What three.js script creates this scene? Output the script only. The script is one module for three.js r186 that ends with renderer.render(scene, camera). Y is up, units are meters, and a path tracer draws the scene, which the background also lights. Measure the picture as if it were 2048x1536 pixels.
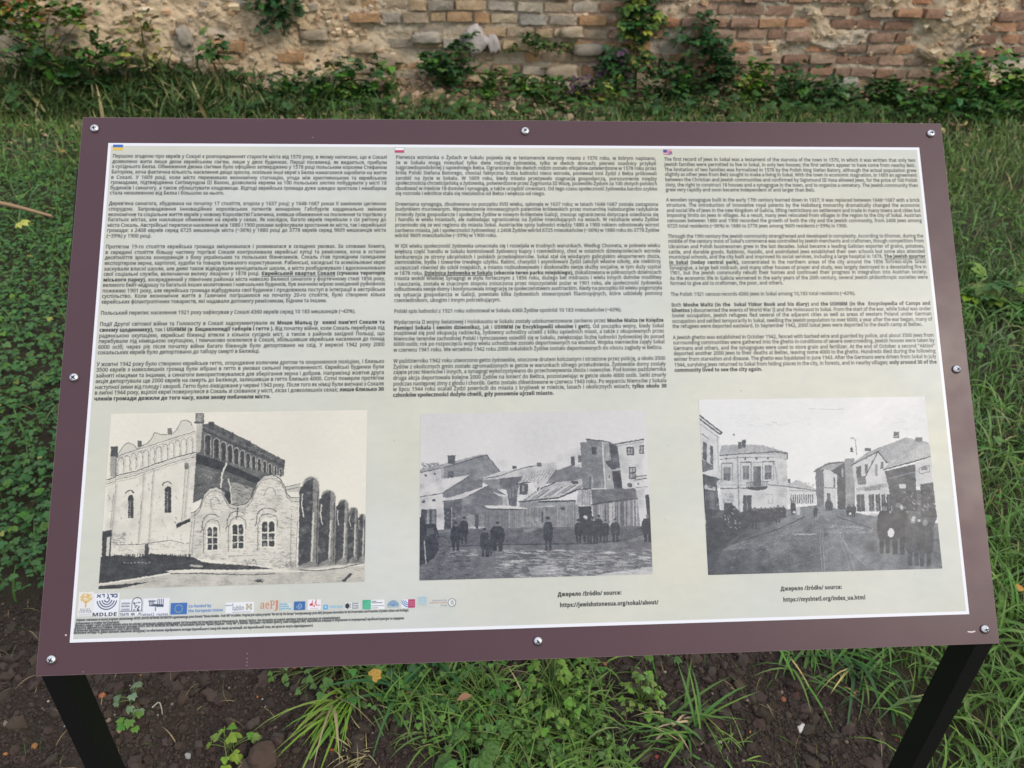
import * as THREE from 'three';
import { mergeGeometries, mergeVertices, toCreasedNormals } from 'three/addons/utils/BufferGeometryUtils.js';
import { ImprovedNoise } from 'three/addons/math/ImprovedNoise.js';
import { Brush, Evaluator, SUBTRACTION } from 'three-bvh-csg';

// ---------- camera, sky, sun, exposure ----------
const scene = new THREE.Scene();
const deg = Math.PI / 180;
const camera = new THREE.PerspectiveCamera(52.4228, 4 / 3, 0.05, 400);
camera.rotation.order = 'YXZ';
camera.rotation.set(-32.77614 * deg, -4.09418 * deg, 1.48178 * deg);
camera.position.set(-0.08985, 1.62516, 0.65176);
camera.focus = 1.06;                       // the board is sharp, the wall a little soft
camera.userData.fStop = 9.5;
const renderer = new THREE.WebGLRenderer({ antialias: true });
renderer.toneMapping = THREE.LinearToneMapping;
renderer.toneMappingExposure = 0.94;
renderer.shadowMap.enabled = true;

// overcast sky: brightest overhead, dimmer towards the horizon, soft patches of thicker cloud
{
  const n = new ImprovedNoise(), w = 512, h = 256, d = new Float32Array(w * h * 4);
  for (let j = 0; j < h; j++) for (let i = 0; i < w; i++) {
    const el = ((j + 0.5) / h - 0.5) * Math.PI, az = (i / w) * 2 * Math.PI;
    const X = Math.cos(el) * Math.cos(az), Y = Math.sin(el), Z = Math.cos(el) * Math.sin(az);
    const up = Math.max(0, Y);
    let c = 0.18 * n.noise(X * 2.2 + 5, Y * 2.2, Z * 2.2) + 0.1 * n.noise(X * 5 + 1, Y * 5 + 9, Z * 5);
    const L = 0.98 * (1 + 1.1 * up) / 2.1 * (1 + c) + 0.1, k = (j * w + i) * 4;
    d[k] = L * 0.92; d[k + 1] = L * 0.985; d[k + 2] = L * 1.1; d[k + 3] = 1;
  }
  const t = new THREE.DataTexture(d, w, h, THREE.RGBAFormat, THREE.FloatType);
  t.mapping = THREE.EquirectangularReflectionMapping; t.magFilter = THREE.LinearFilter; t.needsUpdate = true;
  scene.background = t; scene.environment = t;
}
const sun = new THREE.DirectionalLight(0xfff0dc, 1.5);
sun.position.set(7.5, 8.6, 7.4); sun.castShadow = true; sun.shadow.radius = 34;
sun.shadow.mapSize.set(2048, 2048);
Object.assign(sun.shadow.camera, { left: -9, right: 9, top: 9, bottom: -9, near: 0.5, far: 40 });
scene.add(sun); scene.add(sun.target);

// ---------- helpers ----------
function rng(seed) { let s = seed >>> 0; return () => { s = (s + 0x6d2b79f5) | 0; let t = Math.imul(s ^ (s >>> 15), 1 | s); t = (t + Math.imul(t ^ (t >>> 7), 61 | t)) ^ t; return ((t ^ (t >>> 14)) >>> 0) / 4294967296; }; }
const noise = new ImprovedNoise();
const N3 = (x, y, z) => noise.noise(x + 31.7, y + 11.3, z + 47.9);
function fbm(x, y, z, o = 4) { let a = 0, s = 1, n = 0; for (let i = 0; i < o; i++) { a += N3(x, y, z) * s; n += s; x *= 2.03; y *= 2.03; z *= 2.03; s *= 0.5; } return a / n; }
const sstep = (a, b, x) => { const t = Math.min(1, Math.max(0, (x - a) / (b - a))); return t * t * (3 - 2 * t); };
const lerp = (a, b, t) => a + (b - a) * t;
const V = (x, y, z) => new THREE.Vector3(x, y, z);
const srgb = (r, g, b) => new THREE.Color().setRGB(r / 255, g / 255, b / 255, THREE.SRGBColorSpace);
const used = {};
function numbered(name) { const k = (used[name] = (used[name] ?? -1) + 1); return k ? name + '_' + String(k).padStart(3, '0') : name; }
function tag(o, label, category, group) { o.userData = { label, category }; if (group) o.userData.group = group; return o; }
function thing(name, label, category, pos = [0, 0, 0], group) { const o = new THREE.Group(); o.name = numbered(name); o.position.set(...pos); scene.add(o); return tag(o, label, category, group); }
function mesh(name, geo, mat, parent, extra) {
  const m = new THREE.Mesh(geo, mat); m.name = parent === scene ? numbered(name) : name; m.castShadow = m.receiveShadow = true; parent.add(m);
  if (extra) Object.assign(m.userData, extra); return m;
}
function canvas(w, h) { const c = document.createElement('canvas'); c.width = w; c.height = h; return c; }
function tex(c, color = true) { const t = new THREE.CanvasTexture(c); if (color) t.colorSpace = THREE.SRGBColorSpace; t.magFilter = THREE.LinearFilter; return t; }
function noiseTex(size, fn, color) {   // tiling grey noise computed pixel by pixel
  const d = new Uint8Array(size * size * 4);
  for (let j = 0; j < size; j++) for (let i = 0; i < size; i++) { const v = fn(i / size, j / size), k = (j * size + i) * 4; for (let c = 0; c < 3; c++) d[k + c] = Math.max(0, Math.min(255, (Array.isArray(v) ? v[c] : v) * 255)); d[k + 3] = 255; }
  const t = new THREE.DataTexture(d, size, size); t.wrapS = t.wrapT = THREE.RepeatWrapping; t.magFilter = THREE.LinearFilter; t.needsUpdate = true; if (color) t.colorSpace = THREE.SRGBColorSpace; return t;
}
const tile = (u, v, f, s) => { const a = u * 2 * Math.PI, b = v * 2 * Math.PI, r = f / (2 * Math.PI); return fbm(Math.cos(a) * r + s, Math.sin(a) * r + Math.cos(b) * r * 0.93, Math.sin(b) * r * 1.07 + s * 2, 4); };
function colored(geo, c) { const n = geo.attributes.position.count, a = new Float32Array(n * 3); for (let i = 0; i < n; i++) { a[i * 3] = c.r; a[i * 3 + 1] = c.g; a[i * 3 + 2] = c.b; } geo.setAttribute('color', new THREE.BufferAttribute(a, 3)); return geo; }
function tube(pts, r, seg = 8, rad = 5, taper = 0.5) {   // tapered round stem along points
  const curve = new THREE.CatmullRomCurve3(pts), g = new THREE.TubeGeometry(curve, seg, r, rad, false), p = g.attributes.position, c = new THREE.Vector3();
  for (let i = 0; i <= seg; i++) { curve.getPointAt(i / seg, c); const s = lerp(1, taper, i / seg); for (let j = 0; j <= rad; j++) { const k = i * (rad + 1) + j; p.setXYZ(k, c.x + (p.getX(k) - c.x) * s, c.y + (p.getY(k) - c.y) * s, c.z + (p.getZ(k) - c.z) * s); } }
  return g;
}
// ---------- what is printed on the sheet (positions in metres on the sheet, x right, y up from its centre) ----------
const SHW = 1.1736, SHH = 0.6716, CW = 2048, CH = 1172, PX = CW / SHW;
const sheet = canvas(CW, CH), sx = sheet.getContext('2d');
const U = (u) => (u + SHW / 2) * PX, Vv = (v) => (SHH / 2 - v) * PX;
const columns = [
  { x0: -0.5797, x1: -0.1995, v0: 0.3158, dv: 0.0077865, lines: [
    'Першою згадкою про євреїв у Сокалі є розпорядженнят старости міста від 1570 року, в якому написано, що в Сокалі',
    "дозволено жити лише двом єврейським сім'ям, лише у двох будинках. Перші поселенці, як видається, прибули",
    "з сусіднього Белза. Обмеження двома сім'ями було офіційно затверджено у 1578 році польським королем Стефаном",
    'Баторієм, хоча фактична кількість населення дещо зросла, оскільки інші євреї з Белза намагалися заробити на життя',
    'в Сокалі. У 1609 році, коли місто переживало економічну стагнацію, угода між християнською та єврейською',
    'громадами, підтверджена Сигізмундом III Вазою, дозволила євреям за 100 польських злотих побудувати у місті 18',
    'будинків і синагогу, а також облаштувати кладовище. Відтоді єврейська громада дуже швидко зростала і незабаром',
    '<стала незалежною від Белза і більшою за нього.', '',
    "Дерев'яна синагога, збудована на початку 17 століття, згоріла у 1637 році; у 1648-1687 роках її замінили цегляною",
    'спорудою. Запровадження інноваційних королівських патентів монархією Габсбургів кардинально змінили',
    'економічне та соціальне життя євреїв у новому Королівстві Галичина, знявши обмеження на поселення та торгівлю у',
    'багатьох містах, але наклавши обмеження на євреїв у селах. Як наслідок, багато євреїв переїхали з сіл регіону до',
    'міста Сокаль. Австрійські переписи населення між 1880 і 1900 роками зафіксували зростання як міста, так і єврейської',
    'громади: з 2408 євреїв серед 6725 мешканців міста (~36%) у 1880 році до 3778 євреїв серед 9609 мешканців міста',
    '<(~39%) у 1900 році.', '',
    'Протягом 19-го століття єврейська громада зміцнювалася і розвивалася в складних умовах. За словами Хомета,',
    'в середині століття більшу частину торгівлі Сокаля контролювали єврейські купці та ремісники, хоча в останні',
    'десятиліття зросла конкуренція з боку українських та польських бізнесменів. Сокаль став провідним галицьким',
    'експортером зерна, картоплі, худоби та товарів тривалого користування. Рабинські, хасидські та асимільовані євреї',
    'заснували власні школи, але деякі також відвідували муніципальні школи, а місто розбудовувало і вдосконалювало',
    'свої соціальні служби, включаючи велику лікарню у 1878 році. *_Єврейський_ _квартал_ _Сокаля_ (сучасна територія',
    '*міського парку)*, зосереджений у північних районах міста навколо Великої синагоги у фортечному стилі 1856 року,',
    'великого бейт-мідрашу та багатьох інших молитовних і навчальних будинків, був значною мірою знищений руйнівною',
    'пожежею 1901 року, але єврейська громада відбудувала свої будинки і продовжила поступ в інтеграції в австрійське',
    'суспільство. Коли економічне життя в Галичині погіршилося на початку 20-го століття, було створено кілька',
    '<єврейських філантропічних товариств, які надавали допомогу ремісникам, бідним та іншим.', '',
    '<Польський перепис населення 1921 року зафіксував у Сокалі 4360 євреїв серед 10 183 мешканців (~43%).', '',
    "Події Другої світової війни та Голокосту в Сокалі задокументували як *Моше Мальц (у  книзі пам'яті Сокаля та",
    '*своєму щоденнику)*, так і *USHMM (в  Енциклопедії таборів і гетто )*. Від початку війни, коли Сокаль перебував під',
    'радянською окупацією, єврейські біженці втекли з кількох сусідніх міст, а також з районів західної Польщі, що',
    'перебували під німецькою окупацією, і тимчасово оселилися в Сокалі, збільшивши єврейське населення до понад',
    '6000 осіб; через рік після початку війни багато біженців було депортовано на схід. У вересні 1942 року 2000',
    '<сокальських євреїв було депортовано до табору смерті в Белжеці.', '',
    'У жовтні 1942 року було створено єврейське гетто, огороджене колючим дротом та охоронялося поліцією, і близько',
    '3500 євреїв з навколишніх громад були зібрані в гетто в умовах сильної переповненості. Єврейські будинки були',
    'зайняті німцями та іншими, а синагоги використовувалися для зберігання зерна і добрив. Наприкінці жовтня друга',
    'акція депортувала ще 2000 євреїв на смерть до Белжеця, залишивши в гетто близько 4000. Сотні померли протягом',
    'наступної зими від голоду і хвороб. Гетто було ліквідоване у червні 1943 року. Після того як німці були вигнані з Сокаля',
    'в липні 1944 року, вцілілі євреї повернулися в Сокаль зі схованок у місті, лісах і довколишніх селах; *лише близько 30',
    '<*членів громади дожили до того часу, коли знову побачили місто.'] },
  { x0: -0.1872, x1: 0.1887, v0: 0.3158, dv: 0.0077976, lines: [
    'Pierwsza wzmianka o Żydach w Sokalu pojawia się w testamencie starosty miasta z 1570 roku, w którym napisano,',
    'że w Sokalu mogą mieszkać tylko dwie rodziny żydowskie, tylko w dwóch domach; pierwsi osadnicy przybyli',
    'najprawdopodobniej z sąsiedniego Bełza. Ograniczenie do dwóch rodzin zostało oficjalnie zatwierdzone w 1578 roku przez',
    'króla Polski Stefana Batorego, chociaż faktyczna liczba ludności nieco wzrosła, ponieważ inni Żydzi z Bełza próbowali',
    'zarobić na życie w Sokalu. W 1609 roku, kiedy miasto przeżywało stagnację gospodarczą, porozumienie między',
    'społecznością chrześcijańską a żydowską, potwierdzone przez Zygmunta III Wazę, pozwoliło Żydom za 100 złotych polskich',
    'zbudować w mieście 18 domów i synagogę, a także urządzić cmentarz. Od tego czasu społeczność żydowska bardzo szybko',
    '<się rozrosła i wkrótce stała się niezależna od Bełza i większa od niego.', '',
    'Drewniana synagoga, zbudowana na początku XVII wieku, spłonęła w 1637 roku; w latach 1648-1687 została zastąpiona',
    'budynkiem murowanym. Wprowadzenie innowacyjnych patentów królewskich przez monarchię Habsburgów radykalnie',
    'zmieniły życie gospodarcze i społeczne Żydów w nowym Królestwie Galicji, znosząc ograniczenia dotyczące osiedlania się',
    'i handlu w wielu miastach, ale nakładając ograniczenia na Żydów mieszkających na wsiach. W rezultacie wielu Żydów',
    'przeniosło się ze wsi regionu do miasta Sokal. Austriackie spisy ludności między 1880 a 1900 rokiem odnotowały wzrost',
    'zarówno miasta, jak i społeczności żydowskiej: z 2408 Żydów wśród 6725 mieszkańców (~36%) w 1880 roku do 3778 Żydów',
    '<wśród 9609 mieszkańców (~39%) w 1900 roku.', '',
    'W XIX wieku społeczność żydowska umacniała się i rozwijała w trudnych warunkach. Według Chometa, w połowie wieku',
    'większą część handlu w Sokalu kontrolowali żydowscy kupcy i rzemieślnicy, choć w ostatnich dziesięcioleciach wzrosła',
    'konkurencja ze strony ukraińskich i polskich przedsiębiorców. Sokal stał się wiodącym galicyjskim eksporterem zboża,',
    'ziemniaków, bydła i towarów trwałego użytku. Rabini, chasydzi i asymilowani Żydzi założyli własne szkoły, ale niektórzy',
    'uczęszczali również do szkół miejskich, a miasto rozbudowywało i doskonaliło swoje służby socjalne, w tym duży szpital',
    'w 1878 roku. *_Dzielnica_ _żydowska_ _w_ _Sokalu_ (obecnie teren parku miejskiego)*, zlokalizowana w północnych dzielnicach',
    'miasta wokół Wielkiej Synagogi w stylu fortecznym z 1856 roku, dużego bet midraszu i wielu innych domów modlitwy',
    'i nauczania, została w znacznym stopniu zniszczona przez niszczycielski pożar w 1901 roku, ale społeczność żydowska',
    'odbudowała swoje domy i kontynuowała integrację ze społeczeństwem austriackim. Kiedy na początku XX wieku pogorszyła',
    'się sytuacja gospodarcza w Galicji, powstało kilka żydowskich stowarzyszeń filantropijnych, które udzielały pomocy',
    '<rzemieślnikom, ubogim i innym potrzebującym.', '',
    '<Polski spis ludności z 1921 roku odnotował w Sokalu 4360 Żydów spośród 10 183 mieszkańców (~43%).', '',
    'Wydarzenia II wojny światowej i Holokaustu w Sokalu zostały udokumentowane zarówno przez *Moshe Malza (w Księdze',
    '*Pamięci Sokala i swoim dzienniku)*, jak i *USHMM (w Encyklopedii obozów i gett)*. Od początku wojny, kiedy Sokal',
    'znajdował się pod okupacją radziecką, żydowscy uchodźcy uciekli z kilku sąsiednich miast, a także z okupowanych przez',
    'Niemców terenów zachodniej Polski i tymczasowo osiedlili się w Sokalu, zwiększając liczbę ludności żydowskiej do ponad',
    '6000 osób; rok po rozpoczęciu wojny wielu uchodźców zostało deportowanych na wschód. Wojska niemieckie zajęły Sokal',
    '<w czerwcu 1941 roku. We wrześniu 1942 roku 2000 sokalskich Żydów zostało deportowanych do obozu zagłady w Bełżcu.', '',
    'W październiku 1942 roku utworzono getto żydowskie, otoczone drutem kolczastym i strzeżone przez policję, a około 3500',
    'Żydów z okolicznych gmin zostało zgromadzonych w getcie w warunkach silnego przeludnienia. Żydowskie domy zostały',
    'zajęte przez Niemców i innych, a synagogi wykorzystywano do przechowywania zboża i nawozów. Pod koniec października',
    'druga akcja deportowała kolejne 2000 Żydów na śmierć do Bełżca, pozostawiając w getcie około 4000 osób. Setki zmarły',
    'podczas następnej zimy z głodu i chorób. Getto zostało zlikwidowane w czerwcu 1943 roku. Po wyparciu Niemców z Sokala',
    'w lipcu 1944 roku ocalali Żydzi powrócili do miasta z kryjówek w mieście, lasach i okolicznych wsiach; *tylko około 30',
    '<*członków społeczności dożyło chwili, gdy ponownie ujrzeli miasto.'] },
  { x0: 0.2005, x1: 0.5787, v0: 0.3145, dv: 0.0078068, lines: [
    'The first record of Jews in Sokal was a testament of the starosta of the town in 1570, in which it was written that only two',
    'Jewish families were permitted to live in Sokal, in only two houses; the first settlers appear to have come from nearby Belz.',
    'The limitation of two families was formalized in 1578 by the Polish king Stefan Batory, although the actual population grew',
    'slightly as other Jews from Belz sought to make a living in Sokal. With the town in economic stagnation, in 1609 an agreement',
    'between the Christian and Jewish communities and confirmed by Sigismund III Vasa allowed Jews, for the price of 100 Polish',
    'zloty, the right to construct 18 houses and a synagogue in the town, and to organize a cemetary. The Jewish community then',
    '<grew very rapidly and soon became independent of and larger than Belz.', '',
    'A wooden synagogue built in the early 17th century burned down in 1637; it was replaced between 1648~1687 with a brick',
    'structure. The introduction of innovative royal patents by the Habsburg monarchy dramatically changed the economic',
    'and social life of Jews in the new Kingdom of Galicia, lifting restrictions on settlement and trade in many towns and cities but',
    'imposing limits on Jews in villages. As a result, many Jews relocated from villages in the region to the city of Sokal. Austrian',
    'censuses between 1880 and 1900 recorded the growth of both the city and the Jewish community, from 2408 Jews among',
    '<6725 total residents (~36%) in 1880 to 3778 Jews among 9609 residents (~39%) in 1900.', '',
    'Through the 19th century the Jewish community strengthened and developed in complexity. According to Khomet, during the',
    "middle of the century most of Sokal's commerce was controlled by Jewish merchants and craftsmen, though competition from",
    'Ukrainian and Polish businessmen grew in the last decades. Sokal became a leading Galician exporter of grains, potatoes,',
    'cattle, and durable goods. Rabbinic, Hasidic, and assimilated Jews established their own schools but some also attended',
    'municipal schools, and the city built and improved its social services, including a large hospital in 1878. *_The_ _Jewish_ _quarter_',
    '*_in_ _Sokal_ (today central park)*, concentrated in the northern areas of the city around the 1856 fortress-style Great',
    'Synagogue, a large beit midrash, and many other houses of prayer and study, was largely destroyed in a devastating fire in',
    '1901, but the Jewish community rebuilt their homes and continued their progress in integration into Austrian society.',
    'As the economic life in Galicia worsened in the early years of the 20th century, several Jewish philanthropic societies were',
    '<formed to give aid to craftsmen, the poor, and others.', '',
    '<The Polish 1921 census records 4360 Jews in Sokal among 10,183 total residents (~43%).', '',
    'Both *Moshe Maltz (in the  Sokal Yizkor Book and his diary)* and *the USHMM (in the  Encyclopedia of Camps and',
    '*Ghettos )* documented the events of World War II and the Holocaust in Sokal. From the start of the war, while Sokal was under',
    'Soviet occupation, Jewish refugees fled several of the adjacent cities as well as areas of western Poland under German',
    'occupation and settled temporarily in Sokal, swelling the Jewish population to over 6000; a year after the war began, many of',
    '<the refugees were deported eastward. In September 1942, 2000 Sokal Jews were deported to the death camp at Bełżec.', '',
    'A Jewish ghetto was established in October 1942, fenced with barbed wire and guarded by police, and about 3500 Jews from',
    'surrounding communities were gathered into the ghetto in conditions of severe overcrowding. Jewish houses were taken by',
    'Germans and others, and the synagogues were used to store grain and fertilizer. At the end of October a second "Aktion"',
    'deported another 2000 Jews to their deaths at Bełżec, leaving some 4000 in the ghetto. Hundreds died during the following',
    'winter from starvation and disease. The ghetto was liquidated in June 1943. After the Germans were driven from Sokal in July',
    '1944, surviving Jews returned to Sokal from hiding places in the city, in forests, and in nearby villages; *only around 30 of the',
    '<*community lived to see the city again.'] }];
const INK = '#0f1214';
function printColumn({ x0, x1, v0, dv, lines }) {
  const size = 12.3, regular = size + 'px sans-serif', bold = 'bold ' + size + 'px sans-serif', g = sx, width = (x1 - x0) * PX;
  g.fillStyle = INK; g.textBaseline = 'alphabetic';
  const parse = (raw) => {
    const ragged = raw[0] === '<', words = [];
    let b = false;
    for (const token of raw.replace('<', '').split(' ')) {
      let w = token, end = false;
      if (w[0] === '*') { b = !b; w = w.slice(1); }
      const m = w.indexOf('*');
      const under = w[0] === '_'; w = w.replaceAll('_', '');
      if (m >= 0) { end = true; w = w.replaceAll('*', ''); }
      g.font = b ? bold : regular; words.push({ w, b, under, n: g.measureText(w).width });
      if (end) b = false;
    }
    return { ragged, words, total: words.reduce((s, q) => s + q.n, 0), gaps: words.length - 1 };
  };
  const parsed = lines.map((raw) => raw && parse(raw)), space = size * 0.2;
  const fits = parsed.filter((q) => q && !q.ragged).map((q) => (width - space * q.gaps) / q.total).sort((a, b) => a - b), usual = fits[3];
  parsed.forEach((q0, i) => {
    if (!q0) return;
    const { ragged, words, total, gaps } = q0, sc = Math.min(usual, (width - space * gaps) / total), gap = ragged ? space * 1.1 : (width - total * sc) / gaps;
    let x = U(x0); const y = Vv(v0 - i * dv) + size * 0.3;
    words.forEach((q, k) => {
      g.save(); g.translate(x, y); g.scale(sc, 1); g.font = q.b ? bold : regular; g.fillText(q.w, 0, 0); g.strokeStyle = INK; g.lineWidth = 0.36; g.strokeText(q.w, 0, 0); g.restore();
      if (q.under) g.fillRect(x, y + 1.6, q.n * sc + (words[k + 1]?.under ? gap : 0), 1.2);
      x += q.n * sc + gap;
    });
  });
}
{ // paper: pale grey-green, faintly mottled like parchment, with a white border left unprinted
  const g = sx, r = rng(5);
  g.fillStyle = '#eeeff6'; g.fillRect(0, 0, CW, CH);
  const im = g.createImageData(CW - 14, CH - 14), d = im.data, w = CW - 14;
  for (let j = 0; j < CH - 14; j++) for (let i = 0; i < w; i++) {
    const m = fbm(i * 0.004, j * 0.006, 3.3, 3), s = fbm(i * 0.03, j * 0.05, 8.1, 2), y = fbm(i * 0.0022 + 7, j * 0.003, 1.7, 2), k = (j * w + i) * 4, q = (r() - 0.5) * 3;
    d[k] = 207 + m * 11 + s * 4 + y * 5 + q; d[k + 1] = 208 + m * 9 + s * 4 + q; d[k + 2] = 197 + m * 9 - y * 14 + s * 2 + q; d[k + 3] = 255;
  }
  g.putImageData(im, 7, 7);
  for (let i = 0; i < 70; i++) { g.fillStyle = `rgba(90,92,84,${0.15 + r() * 0.3})`; g.beginPath(); g.ellipse(r() * CW, 640 * r() ** 0.2 + 60 + r() * 450, 0.6 + r() * 1.3, 0.6 + r(), 0, 0, 7); g.fill(); }
}
columns.forEach(printColumn);
{ // captions and the small print at the foot
  const g = sx; g.fillStyle = INK;
  const line = (t, u0, u1, v, size, b = true) => { g.font = (b ? 'bold ' : '') + size + 'px sans-serif'; g.save(); g.translate(U(u0), Vv(v) + size * 0.34); g.scale((u1 - u0) * PX / g.measureText(t).width, 1); g.fillText(t, 0, 0); if (b) { g.strokeStyle = g.fillStyle; g.lineWidth = 0.4; g.strokeText(t, 0, 0); } g.restore(); };
  line('Джерело /źródło/ source:', 0.0305, 0.1152, -0.2941, 12.8); line('https://jewishstonesua.org/sokal/about/', 0.0329, 0.1639, -0.3083, 13.2);
  line('Джерело /źródło/ source:', 0.3297, 0.4141, -0.2953, 12.8); line('https://myshtetl.org/index_ua.html', 0.3321, 0.4451, -0.3101, 13.2);
  g.fillStyle = '#23262a';
  line('Działanie realizowane w ramach programu szkoleniowego SHTETL ROUTES NETWORK INCUBATOR organizowanego przez Ośrodek "Brama Grodzka - Teatr NN" w Lublinie. Program jest częścią projektu "We Get Up The Europe" koordynowanego przez AEPJ (European Association for the Preservation and Promotion of Jewish Culture and Heritage)', -0.5809, -0.164, -0.3086, 6.4);
  line('Dofinansowane ze środków Unii Europejskiej.', -0.5813, -0.5272, -0.313, 6.4);
  line('Wyrażone poglądy i opinie są jedynie opiniami autora lub autorów i niekoniecznie odzwierciedlają poglądy Unii Europejskiej lub Europejskiej Agencji Wykonawczej ds. Edukacji i Kultury. Unia Europejska ani podmiot udzielający dotacji nie ponoszą za nie odpowiedzialności.', -0.5817, -0.251, -0.3159, 6.4);
  line('Діяльність здійснюється в рамках навчальної програми SHTETL ROUTES NETWORK INCUBATOR, організованої Центром "Брама Гродська - Театр NN" у Любліні. Програма є частиною проєкту, який координує AEPJ. Європейська асоціація зі збереження та популяризації єврейської культури та спадщини.', -0.5822, -0.1691, -0.3187, 6.4);
  line('За фінансової підтримки Європейського Союзу та міста Люблін.', -0.5826, -0.5014, -0.3213, 6.4);
  line('Висловлені погляди та думки належать виключно автору(ам) і не обов\'язково відображають погляди Європейського Союзу або інших організацій. Ані Європейський Союз, ані орган не несуть відповідальності.', -0.583, -0.285, -0.324, 6.4);
}
// flags and logos: [name, label, u0, v0, u1, v1, painter(g, w, h)]; painted into the sheet's print, w by h pixels each
const prints = [];
function print(name, label, u0, v0, u1, v1, paint) {
  const g = sx, x = U(u0), y = Vv(v0), w = (u1 - u0) * PX, h = (v0 - v1) * PX;
  g.save(); g.translate(x, y); paint(g, w, h); g.restore(); prints.push([name, label, u0, v0, u1, v1]);
}
const fit = (g, t, x, y, w, size, font = 'sans-serif', weight = '') => { g.font = weight + ' ' + size + 'px ' + font; g.save(); g.translate(x, y); g.scale(w / g.measureText(t).width, 1); g.fillText(t, 0, 0); g.restore(); };
const box = (g, c, x, y, w, h) => { g.fillStyle = c; g.fillRect(x, y, w, h); };
const path = (g, c, lw, pts) => { g.strokeStyle = c; g.lineWidth = lw; g.beginPath(); pts.forEach((p, i) => (i ? g.lineTo(...p) : g.moveTo(...p))); g.stroke(); };
print('flag', 'small blue and yellow flag', -0.58, 0.3333, -0.5665, 0.3251, (g, w, h) => { box(g, '#3a68c0', 0, 0, w, h / 2); box(g, '#e8c350', 0, h / 2, w, h / 2); });
print('flag', 'small white and red flag', -0.1885, 0.331, -0.1757, 0.3234, (g, w, h) => { box(g, '#f0eef2', 0, 0, w, h / 2); box(g, '#c2436a', 0, h / 2, w, h / 2); g.strokeStyle = '#8f7c84'; g.lineWidth = 0.8; g.strokeRect(0, 0, w, h); });
print('flag', 'small flag half stars and stripes and half union cross', 0.1999, 0.3301, 0.2129, 0.3224, (g, w, h) => {
  box(g, '#e6dfe6', 0, 0, w, h); for (let i = 0; i < 4; i++) box(g, '#b8496a', 0, i * h / 3.5, w, h / 7); box(g, '#3c4a8c', 0, 0, w * 0.42, h * 0.55);
  box(g, '#3c4a8c', w * 0.5, h * 0.5, w * 0.5, h * 0.5); box(g, '#c9597a', w * 0.5, h * 0.4, w * 0.5, h * 0.16); path(g, '#e6dfe6', 1.6, [[w * 0.5, h * 0.6], [w, h]]); path(g, '#c9597a', 1.2, [[w * 0.5, h], [w, h * 0.55]]);
});
print('logo', 'tan tree logo of a centre', -0.5799, -0.2743, -0.561, -0.3043, (g, w, h) => {
  box(g, '#e6e4e2', 0, 0, w, h); const r = rng(2); g.fillStyle = '#dcbb78'; for (let i = 0; i < 60; i++) { const a = r() * 6.28, q = Math.sqrt(r()); g.beginPath(); g.arc(w / 2 + Math.cos(a) * q * w * 0.38, h * 0.24 + Math.sin(a) * q * h * 0.2, 1 + r() * 1.2, 0, 7); g.fill(); }
  path(g, '#d3ae66', 3, [[w / 2, h * 0.64], [w / 2, h * 0.35]]); path(g, '#d3ae66', 1.6, [[w * 0.25, h * 0.25], [w / 2, h * 0.48], [w * 0.75, h * 0.25]]);
  g.fillStyle = '#777d96'; fit(g, 'BAGEL', w * 0.14, h * 0.77, w * 0.72, 7, 'serif'); fit(g, 'CENTER', w * 0.08, h * 0.88, w * 0.84, 8, 'serif'); box(g, '#a5a8b8', w * 0.1, h * 0.93, w * 0.8, 1);
});
print('logo', 'white logo with a blue menorah of arcs over bold letters', -0.5612, -0.2766, -0.5295, -0.3058, (g, w, h) => {
  box(g, '#e9ebf2', 0, 0, w, h); const c = '#2e3a5c';
  for (const k of [0.1, 0.2, 0.3, 0.4]) { g.strokeStyle = c; g.lineWidth = 2; g.beginPath(); g.arc(w * 0.52, h * 0.27, w * k * 0.95, k < 0.15 ? -1.2 : 0.12, Math.PI - 0.12); g.stroke(); }
  path(g, c, 1.8, [[w * 0.52, h * 0.02], [w * 0.57, h * 0.1], [w * 0.52, h * 0.24]]);
  // four square letters, right to left
  path(g, c, 2, [[w * 0.9, h * 0.17], [w * 0.9, h * 0.05], [w * 0.78, h * 0.05], [w * 0.76, h * 0.17]]); path(g, c, 2, [[w * 0.8, h * 0.17], [w * 0.92, h * 0.17]]);
  path(g, c, 2, [[w * 0.72, h * 0.18], [w * 0.72, h * 0.05], [w * 0.62, h * 0.05]]); path(g, c, 2, [[w * 0.4, h * 0.18], [w * 0.4, h * 0.05], [w * 0.31, h * 0.05]]);
  path(g, c, 2, [[w * 0.13, h * 0.04], [w * 0.27, h * 0.18]]); path(g, c, 2, [[w * 0.26, h * 0.04], [w * 0.23, h * 0.11]]); path(g, c, 2, [[w * 0.13, h * 0.18], [w * 0.17, h * 0.1]]);
  g.fillStyle = '#23262c'; fit(g, 'MDLDE', -w * 0.02, h * 0.98, w * 0.98, 11, 'sans-serif', 'bold');
});
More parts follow.
